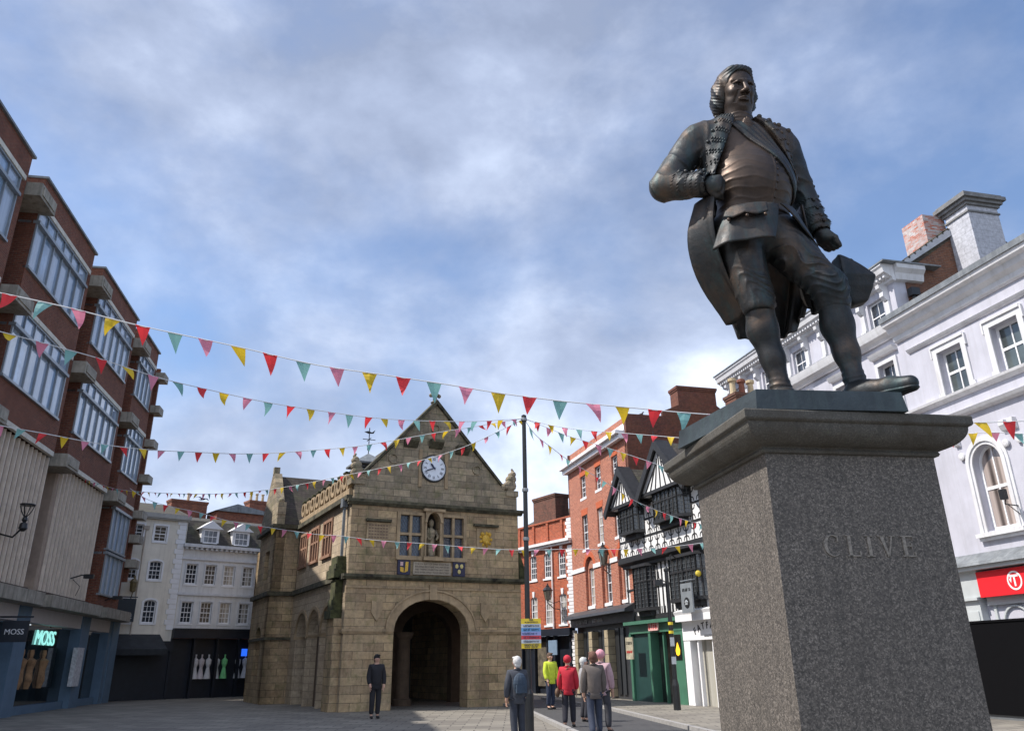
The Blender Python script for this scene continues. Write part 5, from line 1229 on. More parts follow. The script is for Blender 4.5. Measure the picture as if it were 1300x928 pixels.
def wflap_r(u, v):
    a0 = -15+16*v; a1 = 66+8*v; th = R(a0+(a1-a0)*u); rx = .315+.12*v; ry = .25+.035*v; w = .010*v*math.sin(th*9)
    return S(.285-(rx+w)*math.sin(th), .23-(ry+w)*math.cos(th), 1.52-.315*v-.02*u*v)
shell('waistcoat_skirt', wflap_r, 40, 20, .014)
def wflap_l(u, v):
    a0 = -17-52*v**.9; a1 = -84; th = R(a0+(a1-a0)*u); rx = .315+.135*v; ry = .25+.03*v; w = .008*v*math.sin(th*10)
    return S(.285-(rx+w)*math.sin(th), .23-(ry+w)*math.cos(th), 1.52-.31*v)
shell('waistcoat_skirt', wflap_l, 24, 20, .014)
def pflap(u, v):
    th = R(6+50*u); sc_ = .055*(1-abs(((u*2) % 1)-.5)*2)**.8*v*.5; k = .025+.012*v; a = .0
    return S(.285-(.335+.035*v+k)*math.sin(th), .23-(.262+.01*v+k)*math.cos(th), 1.50-.085*v-sc_)
shell('pocket_flap', pflap, 30, 6, .01)
bt = MB()
for th in (10, 30, 52):
    t_ = R(th); bt.ball(S(.285-.385*math.sin(t_), .23-.305*math.cos(t_), 1.385), .014, 7)
bt.split('pocket_button', bronze_w, ST, smooth=True)
def cpocket(u, v): th = R(58+24*u); return S(.27-(.375+.01*v)*math.sin(th)-.012, .33-(.275+.02*v)*math.cos(th), 1.60-.11*v)
shell('pocket_flap', cpocket, 12, 5, .022)
# breeches
def breeches(p):
    x, y, z = p; h = z-OFF
    r = rc(p, S(.13,.27,1.42), S(.225,.25,.80), .185, .122); l = rc(p, S(.43,.26,1.42), S(.735,.115,.90), .185, .122); l = smin(l, rc(p, S(.735,.115,.93), S(.765,.15,.79), .124, .124), .04)
    # folds: rolls above the knees, long pulls from crotch to the forward knee
    wv_ = h*48+4.2*np.sin(7*x+5*y+3*h)+2.4*np.sin(15*x-9*y+11*h)+1.2*np.sin(34*x+21*h); r = r-(.011+.008*np.sin(13*x+17*h+9*y))*ridge(wv_, 1.5)*np.exp(-((h-.87)/.15)**2)-.008*ridge(x*26-h*12+2*np.sin(h*6), 1.6)*np.exp(-((h-1.12)/.16)**2)
    u = (x-.4)*.58+(h-1.2)*.86; l = l-(.013+.008*np.sin(11*x+19*h+7*y))*ridge(u*33+3.2*np.sin(x*8+h*6+y*5)+1.5*np.sin(x*17-h*13), 1.6)*np.exp(-((h-1.14)/.19)**2)
    l = l-(.011+.006*np.sin(15*x+17*h+9*y))*ridge(h*50-4.2*np.sin(7*x+5*y)+2.2*np.sin(17*x-9*y+9*h), 1.5)*np.exp(-((h-.89)/.11)**2)
    s_ = el(p, S(.28,.27,1.42), (.29,.2,.2)); f = smin(smin(r, l, .035), s_, .06)
    band = np.exp(-((h-.755)/.022)**4); f = smax(f, .735-h, .012); return smax(f, h-1.56, .01)
sculpt('breeches', breeches, S(-.12,-.12,.7), S(.95,.56,1.6), .007, bronze, ST)
# shoes
def shoe_l(p):
    x, y, z = p; h = z-OFF
    f = chain(p, [(S(.775,.175,.065),.068), (S(.84,.06,.08),.08), (S(.92,-.10,.066),.072), (S(.985,-.225,.062),.052)], .04)
    f = smin(f, rc(p, S(.80,.12,.12), S(.86,-.01,.085), .066, .052), .04); f = f-.01*((h < .028) & (f > -.02)); f = smin(f, el(p, S(.875,-.0,.135), (.045,.035,.012)), .008)
    f = smax(f, .004-h, .006); return f
def shoe_r(p):
    f = chain(p, [(S(.355,.42,.055),.062), (S(.33,.30,.06),.062), (S(.28,.17,.05),.056), (S(.25,.10,.05),.045)], .04); f = smin(f, rc(p, S(.345,.3,.12), S(.32,.17,.085), .064, .05), .04)
    return smax(f, .004-(p[2]-OFF), .006)
sculpt('shoe', shoe_l, S(.68,-.32,-.02), S(1.08,.28,.24), .006, bronze, ST); sculpt('shoe', shoe_r, S(.16,-.14,-.02), S(.46,.46,.24), .007, bronze, ST)
# stock and frill at the neck
def stock(p):
    h = p[2]-OFF; f = rc(p, S(.30,.31,2.38), S(.297,.285,2.51), .132, .117); f = f-.006*ridge(h*85+.6*np.sin(p[0]*20), 1.2); f = smax(smax(f, 2.36-h, .01), h-2.50, .01)
    g = el(p, S(.29,.13,2.30), (.05,.03,.09)); g = g-.009*ridge(p[0]*60+8*np.sin(h*16), 1.1); return smin(f, g, .02)
sculpt('neck_stock', stock, S(.1,.0,2.24), S(.5,.5,2.58), .006, bronze_w, ST)
# hat held at his left side
def loc_px(px, py, yl):
    p = measure_plane(px, py, np.array(PED)+PY*yl, PAZ); return float((p[:2]-np.array(PED))@PX), float(p[2])
_hp = [loc_px(*q, .24) for q in ((1060,326), (1078,336), (1103,357), (1098,386), (1080,390), (1062,376))]
def hat(p):
    """three-cornered hat seen edge-on: brim folded up either side of the crown"""
    x, y, z = p; f = None
    for (x0, z0), (x1, z1) in zip(_hp, _hp[1:]+_hp[:1]):
        nx, nz = -(z1-z0), (x1-x0); L_ = math.hypot(nx, nz); g = ((x-x0)*nx+(z-z0)*nz)/L_; f = g if f is None else smax(f, g, .02)
    body = smax(f, np.abs(y-.24)-.12+.3*np.abs(z-_hp[2][1]), .025)
    cx_ = sum(q[0] for q in _hp)/6
    return body-.004*ridge(y*22+3*np.sin(z*9), 1.5)*(body < .01)
sculpt('hat', hat, S(.74,-.04,.7), S(1.34,.56,1.36), .008, bronze, ST)
def L3(px, py, y): a = loc_px(px, py, y); return (a[0], y, a[1])
m = MB().tube([L3(1080,345,.2), L3(1080,338,.18), L3(1077,334,.18)], [.02,.024,.02], 8).ball(L3(1079,333,.18), .03, 8); m.tube([L3(1080,345,.17), L3(1090,349,.17), L3(1098,356,.18)], [.02,.026,.024], 8)
m.build('hat_feather', bronze, ST, smooth=True)
# lace on lapel, cuffs and coat: leaf-shaped bars with buttons
lb = MB(); bb = MB()
cd = np.array([.46, .88, 0])
for k in range(8):
    h = 2.40-.092*k
    for j in range(6):
      for dz in (0, .027):
        x = float(xr(h))-.012-.0165*j; q = hit(coat, S(x, -.35, h+.008*j-.01+dz), (0,1,0))
        if q is not None: lb.tube([q+np.array([-.009,.002,-.014]), q+np.array([0,-.004,0]), q+np.array([.009,.002,.014])], [.003,.0068,.003], 5)
    x = float(xr(h))-.122; q = hit(coat, S(x, -.35, h+.03), (0,1,0))
    if q is not None: bb.ball(q, .0155, 8)
for k in range(7):
    h = 2.36-.085*k
    for j in range(3):
        x = float(xl(h))+.02+.022*j; q = hit(coat, S(x, -.35, h+.01*j), (0,1,0))
        if q is not None: lb.tube([q+np.array([-.012,.002,.012]), q+np.array([0,-.003,0]), q+np.array([.012,.002,-.012])], [.003,.006,.003], 5)
    q = hit(coat, S(float(xl(h))+.095, -.35, h), (0,1,0))
    if q is not None: bb.ball(q, .018, 8)
camd = np.array([.46,.86,-.0])
for (a, b_, ts) in ((ELR, WRR, (.34,.5,.66,.8,.94)), (ELL, WRL, (.25,.5,.75,.92))):
    a = np.array(a); b_ = np.array(b_); d = (b_-a)/np.linalg.norm(b_-a)
    for t in ts:
        c0 = a+(b_-a)*t; side = np.cross(d, [0,0,1]); side /= np.linalg.norm(side); up2 = np.cross(side, d)
        for ang in range(-80, 200, 13):
            dr = side*math.cos(R(ang))*(1 if side[1] < 0 else -1)+up2*math.sin(R(ang)); q = hit(coat, c0+dr*.25, -dr, .25)
            if q is not None: lb.tube([q-up2*.014-d*.014-dr*.004, q-dr*.001, q+up2*.014+d*.014-dr*.004], [.003,.0062,.003], 5)
        dr = side*(1 if side[1] < 0 else -1)*.5+up2*.85; dr /= np.linalg.norm(dr); q = hit(coat, c0+dr*.25, -dr, .25)
        if q is not None: bb.ball(q+d*.02, .0165, 8)
for k in range(6):   # buttons down the outside of the left sleeve and shoulder
    f_ = k/5; c0 = np.array(SHL)*(1-f_)+np.array(ELL)*f_; q = hit(coat, c0+np.array([.4,-.12,.06]), (-1,.3,-.15), .4)
    if q is not None and k > 3: bb.ball(q, .018, 7)
for x in (.42,.5,.58,.66): 
    q = hit(coat, S(x,.12,2.9), (0,.1,-1), .7)
    if q is not None: bb.ball(q, .022, 7)
for j in range(5):
    th = R(61+3.4*j); lb.tube([S(.27-.392*math.sin(th)-.012,.33-.295*math.cos(th),1.52+.0), S(.27-.392*math.sin(th)-.018,.33-.295*math.cos(th),1.545), S(.27-.392*math.sin(th)-.012,.33-.295*math.cos(th),1.57)], [.004,.009,.004], 6)
bb.ball(S(-.105,.17,1.55), .02, 8); bb.ball(S(.02,.78,.80), .0, 6) if 0 else None
lb.build('coat_lace', bronze, ST, smooth=True); bb.split('coat_button', bronze, ST, tol=.0, smooth=True)
# ================================================================== GROUND, ROAD, KERB
gm, nt, b = new_mat('paving'); co = objco(nt)
wv = N(nt, 'TexBrick', offset=.5); nt.links.new(co, wv.inputs['Vector'])
for k, v in (('Scale', 1.), ('Mortar Size', .016), ('Brick Width', .75), ('Row Height', .5)): wv.inputs[k].default_value = v
wv.inputs['Color1'].default_value = (.16,.145,.125,1); wv.inputs['Color2'].default_value = (.27,.25,.21,1); wv.inputs['Mortar'].default_value = (.035,.032,.03,1)
c = mixc(nt, ramp(nt, noise(nt, co, .5, 6, .7), [(.35, 0.), (.75, .55)]), wv.outputs['Color'], (.11,.1,.09)); nt.links.new(c, b.inputs['Base Color']); b.inputs['Roughness'].default_value = .75
bump(nt, b, wv.outputs['Fac'], -.4, .01)
MB().quad((-900,-400,0),(900,-400,0),(900,1500,0),(-900,1500,0)).build('ground', plain('distant_ground', (.1,.1,.095), .9, .2, .05, 0), kind='structure')
g_ = MB().quad((-40,-12,.004),(34,-12,.004),(34,75,.004),(-40,75,.004)).build('pavement', gm, kind='structure')
MB().prism([(4.5,-10),(7.8,-10),(3.2,33),(1.2,42),(-1.6,41),(0.2,33)], .008, .012, 'z').build('road', plain('asphalt', (.055,.055,.058), .85, .2, 6, .5), kind='structure')
m = MB()
for a, b_ in (((4.5,-10),(.2,33)), ((.2,33),(-1.6,41)), ((7.8,-10),(3.2,33)), ((3.2,33),(1.2,42))):
    d = Vector((b_[0]-a[0], b_[1]-a[1], 0)).normalized(); n = Vector((-d.y, d.x, 0))*.075
    m.prism([(a[0]-n.x,a[1]-n.y),(b_[0]-n.x,b_[1]-n.y),(b_[0]+n.x,b_[1]+n.y),(a[0]+n.x,a[1]+n.y)], .009, .11, 'z')
m.build('kerb', plain('kerb_granite', (.3,.29,.28), .8, .15, 9, .2), kind='structure')

# ================================================================== STREET POLE, SIGN, LAMPS
PO = np.array([.30, 22.0]); PTOP = 7.98
P_ = thing('bunting_pole', 'tall slim black pole in front of the market hall carrying the bunting strings', 'pole', (PO[0], PO[1], 0))
MB().lathe([(.11,0),(.11,.9),(.07,1.0),(.065,4),(.055,PTOP),(.07,PTOP+.01),(.07,PTOP+.06),(.02,PTOP+.09)], n=14).build('post', black, P_)
m = MB()
for z in (PTOP-.1, 4.6, 5.9): m.lathe([(.08,0),(.085,.02),(.085,.07),(.08,.09)], (0,0,z), 12)
m.build('bracket', plain('steel_band', (.25,.26,.27), .4, .1, 4, 0, metallic=.6), P_)
sz = at_y(669, 785, 21.9); sb = at_y(669, 823, 21.9)
sg_ = thing('parking_sign', 'yellow edged notice with white, blue, mauve and red bands fixed on the tall black pole', 'sign', (PO[0]+.08, PO[1]-.1, sb[2]))
hh = sz[2]-sb[2]; ww = .5
MB().box(-ww/2, ww/2, -.012, .0, 0, hh).build('sign_plate', plain('sign_yellow', (.75,.55,.03), .45, .05, 4, 0), sg_)
bands = [(.52,.56,.62),(.13,.34,.62),(.32,.36,.66),(.62,.05,.07),(.55,.6,.64)]; k = 0
for i, cb_ in enumerate(bands):
    z1 = hh*(.82-.13*i); MB().box(-ww/2+.0, ww/2-.0, -.016, -.0125, z1-hh*.128, z1).build('sign_band', plain('band_%d' % i, cb_, .5, .03, 4, 0), sg_)
    scrawl('sign_lettering', sg_, -.19 if i != 2 else -.22, -.02, -.017, z1-hh*.1, hh*.07, plain('sign_ink', (.02,.03,.08), .5), 20+i)
    scrawl('sign_lettering', sg_, .0, .2, -.017, z1-hh*.09, hh*.05, plain('sign_ink', (.02,.03,.08), .5), 30+i)
for z, q, h_ in ((hh*.93, 1, .05), (hh*.86, 2, .03), (hh*.09, 3, .045), (hh*.03, 4, .035)): scrawl('sign_lettering', sg_, -.17 if q != 1 else -.04, .17 if q != 1 else .05, -.013, z, h_, plain('sign_ink', (.02,.03,.08)), 40+q)
def lantern_lamp(name, label, px, ytop, ybot, Y, az, reach):
    tp = at_y(px, ytop, Y); bt_ = at_y(px, ybot, Y); h = tp[2]-bt_[2]
    t = thing(name, label, 'lamp', (tp[0], tp[1], bt_[2]), az=az, group='wall lanterns on the brick houses')
    MB().tube([(0,reach,-h*.5),(0,reach*.5,-h*.45),(0,0,-h*.15),(0,0,0)], .025, 6).tube([(0,reach,.0),(0,reach*.5,-h*.15),(0,.02,-.02)], .018, 5).build('bracket', black, t)
    MB().lathe([(.06,0),(.14,h*.05),(.24,h*.55),(.23,h*.56)], n=6).build('glass_body', glass('lamp_glass', (.16,.15,.12), .15), t)
    MB().lathe([(.27,h*.55),(.29,h*.58),(.17,h*.75),(.09,h*.8),(.09,h*.86),(.04,h*.9),(.045,h*.95),(.01,h)], n=6).build('lamp_cap', black, t)
    m = MB()
    for k in range(6): a = 2*math.pi*k/6; m.tube([(.14*math.cos(a),.14*math.sin(a),h*.05),(.245*math.cos(a),.245*math.sin(a),h*.56)], .014, 4)
    m.build('glazing_bars', black, t); return t
lantern_lamp('wall_lantern', 'black six sided wall lantern with lit glass shape in front of the tall brick house', 765, 688, 718, 41.6, 164.5, .8)
lantern_lamp('wall_lantern', 'black six sided wall lantern in front of the low orange brick house', 695, 740, 762, 47.6, 147, .8)
lp = at_y(855, 838, 31.5)
t = thing('street_post', 'dark street post with yellow bands and pale stickers before the green shopfront', 'post', (lp[0], lp[1], 0))
tz = at_y(851, 722, 31.5)[2]
MB().lathe([(.13,0),(.13,.8),(.085,1.0),(.075,tz-.1),(.1,tz-.08),(.1,tz),(.03,tz+.1)], n=12).build('post', black, t)
m = MB()
for py in (793, 804): m.lathe([(.088,0),(.09,.01),(.09,.09),(.088,.1)], (0,0,at_y(855,py,31.5)[2]), 12)
m.build('reflective_band', plain('band_yellow', (.7,.55,.03), .5, .05), t)
m = MB(); m.box(-.08,.08,-.1,-.09,1.5,1.75); m.box(-.08,.07,-.1,-.09,2.1,2.4); m.build('sticker', plain('sticker_pale', (.5,.53,.55), .6, .2, 20), t)
MB().tube([(0,0,tz-.5),(-.3,-.1,tz-.35),(-.32,-.1,tz-.1)], .02, 5).box(-.5,-.2,-.25,.05,tz-.6,tz-.4).build('bracket', black, t)

# ================================================================== BUNTING
def flagmat(name, c):
    m, nt, b = new_mat(name); b.inputs['Base Color'].default_value = c4(c); b.inputs['Roughness'].default_value = .7
    tr = nt.nodes.new('ShaderNodeBsdfTranslucent'); tr.inputs[0].default_value = c4(c); mx = nt.nodes.new('ShaderNodeMixShader'); mx.inputs[0].default_value = .4
    nt.links.new(b.outputs[0], mx.inputs[1]); nt.links.new(tr.outputs[0], mx.inputs[2]); nt.links.new(mx.outputs[0], nt.nodes['Material Output'].inputs[0]); return m
FM = {'R': flagmat('flag_red', (.72,.045,.055)), 'Y': flagmat('flag_yellow', (.72,.50,.03)), 'P': flagmat('flag_pink', (.72,.25,.36)), 'T': flagmat('flag_teal', (.22,.46,.45))}
cordm = plain('white_cord', (.55,.56,.58), .8, .05)
fgeo = {}
def cat(ps, n=8):
    out = []
    for i in range(len(ps)-1):
        p0, p1, p2, p3 = ps[max(i-1,0)], ps[i], ps[i+1], ps[min(i+2, len(ps)-1)]
        for k in range(n):
            t = k/n; out.append(.5*((2*p1)+(-p0+p2)*t+(2*p0-5*p1+4*p2-p3)*t*t+(-p0+3*p1-3*p2+p3)*t**3))
    out.append(ps[-1]); return out
def bunting(label, pix, A, B, seq, fh, fw_, gap, phase=0., wild=.34, seed=0, ext0=None, ext1=None, skip=()):
    """pix: points read off the string in the photograph, taken on the upright plane through plan points A-B"""
    A = np.array(A, float); B = np.array(B, float); az = math.degrees(math.atan2(B[0]-A[0], B[1]-A[1]))
    pts = [measure_plane(x, y, A, az) for x, y in pix]
    if ext0 is not None: pts = [np.array(ext0, float)] + pts
    if ext1 is not None: pts = pts + [np.array(ext1, float)]
    cv = cat(pts, 10); o0 = pts[0]
    t = thing('bunting_string', label, 'bunting', tuple(o0), group='strings of triangular bunting over the square')
    MB().tube([q-o0 for q in cv], .0085, 5).build('cord', cordm, t)
    seg = [np.linalg.norm(cv[i+1]-cv[i]) for i in range(len(cv)-1)]; cum = np.concatenate([[0], np.cumsum(seg)]); tot = cum[-1]
    rr = random.Random(seed); s = phase; n = 0; made = 0
    while s < tot-fw_:
        q = np.array([np.interp(s+fw_/2, cum, [c_[i] for c_ in cv]) for i in range(3)]); q2 = np.array([np.interp(s+fw_, cum, [c_[i] for c_ in cv]) for i in range(3)]); q1 = np.array([np.interp(s, cum, [c_[i] for c_ in cv]) for i in range(3)])
        px = proj_px(q)
        if -25 < px[0] < 1330 and made < 96 and n not in skip:
            ch = seq[n % len(seq)]; d = (q2-q1)/np.linalg.norm(q2-q1); sw = rr.gauss(0, wild); nrm = np.cross(d, [0,0,1]); nrm /= np.linalg.norm(nrm)
            dn = np.array([0,0,-1.])*math.cos(sw)+nrm*math.sin(sw); m = MB(); curl = rr.uniform(-.06, .06); lean = rr.gauss(0, .05); k_ = rr.uniform(.9, 1.08); twist = rr.gauss(0, .45)
            vs = []; rows = 5
            for i in range(rows+1):
                v = i/rows
                for j in range(3):
                    u = (j-1)*.5*(1-v); dd = d*math.cos(twist*v)+nrm*math.sin(twist*v); vs.append(q-o0+dd*(u*fw_)+d*(lean*v)+dn*(fh*k_*v)+nrm*(curl*math.sin(v*3.1)+.02*(abs(u)*2)**2*rr.choice((1,1))*(1 if n % 2 else -1)))
            fs = [(i*3+j, i*3+j+1, (i+1)*3+j+1, (i+1)*3+j) for i in range(rows) for j in range(2)]
            m.add(vs, fs).build('flag', FM[ch], t); made += 1
        s += gap*(1+rr.uniform(-.05,.05)); n += 1
    return t
_ri = np.array([_rt, _fw, _up])
def proj_px(p):
    q = np.array(p)-np.array([0,0,CAM_H]); c_ = _rt*q[0]+_fw*q[1]+_up*q[2]; return PPX+F_PX*c_[0]/c_[2], PPY-F_PX*c_[1]/c_[2]
POLE = (PO[0], PO[1]); pt = (PO[0], PO[1], PTOP-.03)
# 1: the long near string right across the square
bunting('large nearest bunting string sweeping from the brick block to the statue pedestal', [(-40,364),(0,372),(88,391),(175,413),(300,440),(400,463),(480,475),(560,487),(640,500),(720,510),(795,517),(870,524),(935,528),(1060,533),(1150,535),(1215,536),(1262,536),(1330,533)], (-6.9,9.9), (6.9,11.6), 'YRTP', .275, .205, .447, phase=.03, seed=1)
bunting('upper of the strings running from the brick block to the pole top', [(-30,414),(0,421),(60,437),(125,455),(200,479),(270,496),(340,511),(410,522),(470,530),(530,534),(600,535),(640,533)], (-8.2,13), POLE, 'YPTR', .29, .21, .50, phase=.40, seed=2, ext1=pt)
bunting('bunting string from the ribbed cladding to the pole above the far roofs', [(-20,533),(0,540),(60,551),(130,564),(190,571),(250,574),(300,576),(350,575),(390,572),(450,567),(500,559),(550,550),(600,542),(640,535)], (-9.6,15.5), POLE, 'PTRY', .22, .155, .37, phase=.2, seed=3, ext1=pt)
bunting('bunting string rising past the clock from the brick block to the pole', [(105,607),(125,614),(150,621),(190,625),(250,627),(310,625),(370,617),(430,605),(480,595),(540,583),(590,567),(630,549)], (-19.3,36), POLE, 'RYPT', .23, .165, .42, phase=.2, seed=4, ext1=pt)
bunting('lowest bunting string crossing the front of the market hall to the timbered house', [(165,620),(190,635),(222,644),(255,651),(290,661),(345,670),(400,678),(430,680),(480,686),(540,690),(600,695),(660,698),(720,697),(790,697),(850,694),(905,687)], (-14.6,28.), (6.4,28.0), 'YPTR', .26, .185, .43, phase=.1, seed=5)
bunting('nearly level bunting string from the pole over the tall brick house', [(700,540),(740,546),(780,549),(830,553),(880,557),(930,560),(1060,562),(1150,558),(1215,552),(1262,549),(1330,553)], POLE, (11.5,17), 'RYPT', .26, .19, .42, phase=.35, seed=6, ext0=pt)
bunting('middle bunting string dipping from the pole across the tall brick house', [(690,541),(720,553),(750,562),(785,573),(830,588),(870,604),(905,622)], POLE, (7.5,22.5), 'RPTY', .26, .185, .37, phase=.3, seed=7, ext0=pt)
bunting('steepest bunting string falling from the pole to the timbered house', [(680,552),(700,568),(720,583),(745,598),(775,616),(805,635),(840,650),(870,660),(900,668)], POLE, (6.9,28), 'TPYR', .25, .17, .40, phase=.3, seed=8, ext0=pt)

# ================================================================== PEOPLE AND BIRDS
def person(label, px, py_top, Y, height, coat_c, trouser_c, hair_c, face_az, hat=None, bag=None, stride=1.):
    q = at_y(px, py_top, Y); t = thing('person', label, 'person', (q[0], q[1], .0045), rotz=R(face_az), group=None)
    k = q[2]/1.78
    def SC(z): return z*k
    # one continuous body from a skinned skeleton
    V = [((0,0,.98),.10),((0,0,1.2),.10),((0,.01,1.42),.11),((0,0,1.53),.06),((0,-.01,1.58),.06),((0,-.015,1.64),.095),((0,-.01,1.70),.09),
         ((-.16,0,1.42),.055),((-.23,-.02,1.15),.04),((-.2,-.12,.92),.042),((-.19,-.16,.84),.045),((.16,0,1.42),.055),((.24,.0,1.15),.04),((.23,-.07,.9),.042),((.22,-.1,.82),.045),
         ((-.09,0,.88),.075),((-.1,-.03-.06*(stride-1),.5),.055),((-.1,.03-.12*(stride-1),.09),.045),((-.11,-.13-.12*(stride-1),.04),.04),((.09,0,.88),.075),((.1,.02,.5),.055),((.1,.1+.08*(stride-1),.09),.045),((.11,-.06+.08*(stride-1),.04),.04)]
    E_ = [(0,1),(1,2),(2,3),(3,4),(4,5),(5,6),(2,7),(7,8),(8,9),(9,10),(2,11),(11,12),(12,13),(13,14),(0,15),(15,16),(16,17),(17,18),(0,19),(19,20),(20,21),(21,22)]
    def skin(name, vs, es, rs, mat, par, root=0):
        me = bpy.data.meshes.new(name); me.from_pydata([tuple(c_*k for c_ in v) for v in vs], es, []); o = bpy.data.objects.new(name, me); COL.objects.link(o)
        md = o.modifiers.new('s', 'SKIN'); 
        for i, r in enumerate(rs): sv = me.skin_vertices[0].data[i]; sv.radius = (r*k, r*k); sv.use_root = (i == root)
        sd = o.modifiers.new('d', 'SUBSURF'); sd.levels = 2; sd.render_levels = 2
        dg = bpy.context.evaluated_depsgraph_get(); dg.update(); m2 = bpy.data.meshes.new_from_object(o.evaluated_get(dg)); bpy.data.objects.remove(o); m2.materials.clear(); m2.materials.append(mat)
        m2.polygons.foreach_set('use_smooth', [True]*len(m2.polygons)); n_ = bpy.data.objects.new(name, m2); COL.objects.link(n_); n_.parent = par; return n_
    sk = plain('skin', (.5,.3,.22), .55, .08, 6, .05)
    skin('body', [v for v, r in V], E_, [r for v, r in V], sk, t)
    for sx in (-1, 1):
        m = MB()
        for i in range(4): m.tube([((sx*.2+sx*(.0+i*.004))*k, (-.13-i*.02)*k, .84*k), ((sx*.2)*k, (-.15-i*.018)*k, (.77-.004*i)*k), ((sx*.19)*k, (-.135-i*.018)*k, .74*k)], [.011*k,.01*k,.008*k], 5)
        m.tube([(sx*.18*k,-.12*k,.83*k),(sx*.165*k,-.17*k,.79*k)], [.012*k,.01*k], 5); m.build('fingers', sk, t)
    # clothes
    skin('coat', [(0,0,.80),(0,0,1.05),(0,.0,1.25),(0,.01,1.44),(-.17,0,1.44),(-.235,-.02,1.15),(-.21,-.11,.93),(.17,0,1.44),(.245,0,1.15),(.235,-.06,.92)], [(0,1),(1,2),(2,3),(3,4),(4,5),(5,6),(3,7),(7,8),(8,9)], [.15,.19,.19,.21,.105,.08,.068,.105,.08,.068], plain('cloth_%d' % int(px), coat_c, .85, .15, 6, .2), t)
    skin('trousers', [(0,0,.93),(-.09,0,.86),(-.1,-.03-.06*(stride-1),.5),(-.1,.03-.12*(stride-1),.1),(.09,0,.86),(.1,.02,.5),(.1,.1+.08*(stride-1),.1)], [(0,1),(1,2),(2,3),(0,4),(4,5),(5,6)], [.115,.105,.09,.075,.105,.09,.075], plain('trousers_%d' % int(px), trouser_c, .9, .15, 6, .2), t)
    for sx, y in ((-1,-.02-.12*(stride-1)),(1,.05+.08*(stride-1))): skin('shoe', [(sx*.1,y+.06,.045),(sx*.105,y-.05,.045),(sx*.11,y-.15,.035)], [(0,1),(1,2)], [.05,.05,.038], black, t)
    hm_ = plain('hair_%d' % int(px), hair_c, .8, .2, 20, .4)
    if hat: MB().ball((0,.015*k,1.71*k), .115*k, 12, .95, 1.1, .95).box(-.1*k,.1*k,-.21*k,-.09*k,1.69*k,1.705*k).build('hat', plain('hat_%d' % int(px), hat, .8, .1), t, smooth=False)
    else: MB().ball((0,.03*k,1.69*k), .11*k, 12, .93, 1.02, 1.08).ball((0,.06*k,1.62*k), .075*k, 10, 1.05, .8, 1.1).ball((.03*k,-.04*k,1.765*k), .05*k, 8, 1.4, 1.2, .6).build('hair', hm_, t, smooth=True)
    hm2 = MB().lathe([(.165*k,0),(.178*k,.01*k),(.182*k,.1*k),(.175*k,.25*k),(.16*k,.38*k)], (0,0,.80*k), 18); hm2.v = [(x, y*.78+.004*math.sin(x*70), z) for x, y, z in hm2.v]; hm2.build('coat_hem', plain('cloth_%d' % int(px), coat_c, .85, .15, 6, .2), t, smooth=True)
    MB().tube([(-.09*k,.03*k,1.5*k),(0,.085*k,1.53*k),(.09*k,.03*k,1.5*k),(.05*k,-.08*k,1.47*k),(-.05*k,-.08*k,1.47*k),(-.09*k,.03*k,1.5*k)], .026*k, 7).build('collar', plain('collar_%d' % int(px), [c_*.7 for c_ in coat_c], .9, .2, 8, .3), t, smooth=True)
    if bag == 'back': MB().ball((0,.2*k,1.22*k), .17*k, 10, 1, .62, 1.35).box(-.12*k,.12*k,.24*k,.32*k,1.03*k,1.2*k).build('backpack', plain('bag_%d' % int(px), (.03,.05,.08), .8, .2, 9, .2), t, smooth=False)
    if bag == 'side': MB().ball((.3*k,.03*k,.86*k), .14*k, 10, .5, 1.1, .85).tube([(.3*k,.0,.95*k),(.2*k,.1*k,1.3*k),(-.05*k,.12*k,1.5*k),(-.12*k,0,1.5*k),(.1*k,-.18*k,1.2*k),(.29*k,-.05*k,.95*k)], .012*k, 5).build('shoulder_bag', plain('bag_%d' % int(px), (.12,.07,.04), .7, .2, 9, .2), t)
    f = MB().tube([(0,-.105*k,1.66*k),(0,-.128*k,1.635*k)], [.009*k,.016*k], 6)
    for sx in (-1, 1): f.ball((sx*.034*k,-.098*k,1.665*k), .012*k, 6); f.ball((sx*.095*k,-.0,1.645*k), .02*k, 6, .5, 1, 1.4)
    f.tube([(-.025*k,-.108*k,1.605*k),(0,-.114*k,1.603*k),(.025*k,-.108*k,1.605*k)], .006*k, 5); f.build('face_features', plain('lip_skin', (.4,.2,.16), .5), t)
    return t
person('grey haired person in a dark jacket standing beside the tall black pole', 656, 834, 19.5, 1.75, (.05,.055,.07), (.03,.035,.05), (.55,.54,.53), 200, bag='back')
person('person in a red hooded coat standing before the black shopfront', 720, 833, 24, 1.75, (.5,.02,.04), (.02,.02,.03), (.3,.02,.03), 170, hat=(.5,.02,.04), bag='side', stride=1.8)
person('person in a yellow high visibility jacket standing near the black shopfront', 698, 829, 33, 1.7, (.55,.65,.05), (.02,.03,.06), (.1,.06,.04), 30)
person('brown haired person walking before the stone pilasters of the tall brick house', 752, 828, 20.5, 1.75, (.12,.1,.09), (.04,.05,.08), (.13,.06,.04), 185, stride=2.2)
person('person in a pink cap beside the brown haired person', 762, 826, 22, 1.75, (.45,.3,.33), (.05,.05,.06), (.12,.08,.06), 150, hat=(.65,.3,.36), stride=1.6)
person('person with cropped white hair near the right end of the brick houses', 741, 835, 26, 1.7, (.3,.3,.32), (.03,.03,.04), (.6,.6,.58), 100)
person('dark haired person in black standing left of the hall arch', 479, 831, 29, 1.8, (.015,.015,.02), (.02,.02,.025), (.01,.01,.012), 20)
bq = at_y(257, 634, 40)
t = thing('gull', 'dark flying bird with spread wings above the pale houses at left', 'bird', tuple(bq)); 
bm = plain('bird_feather', (.07,.07,.075), .8, .2)
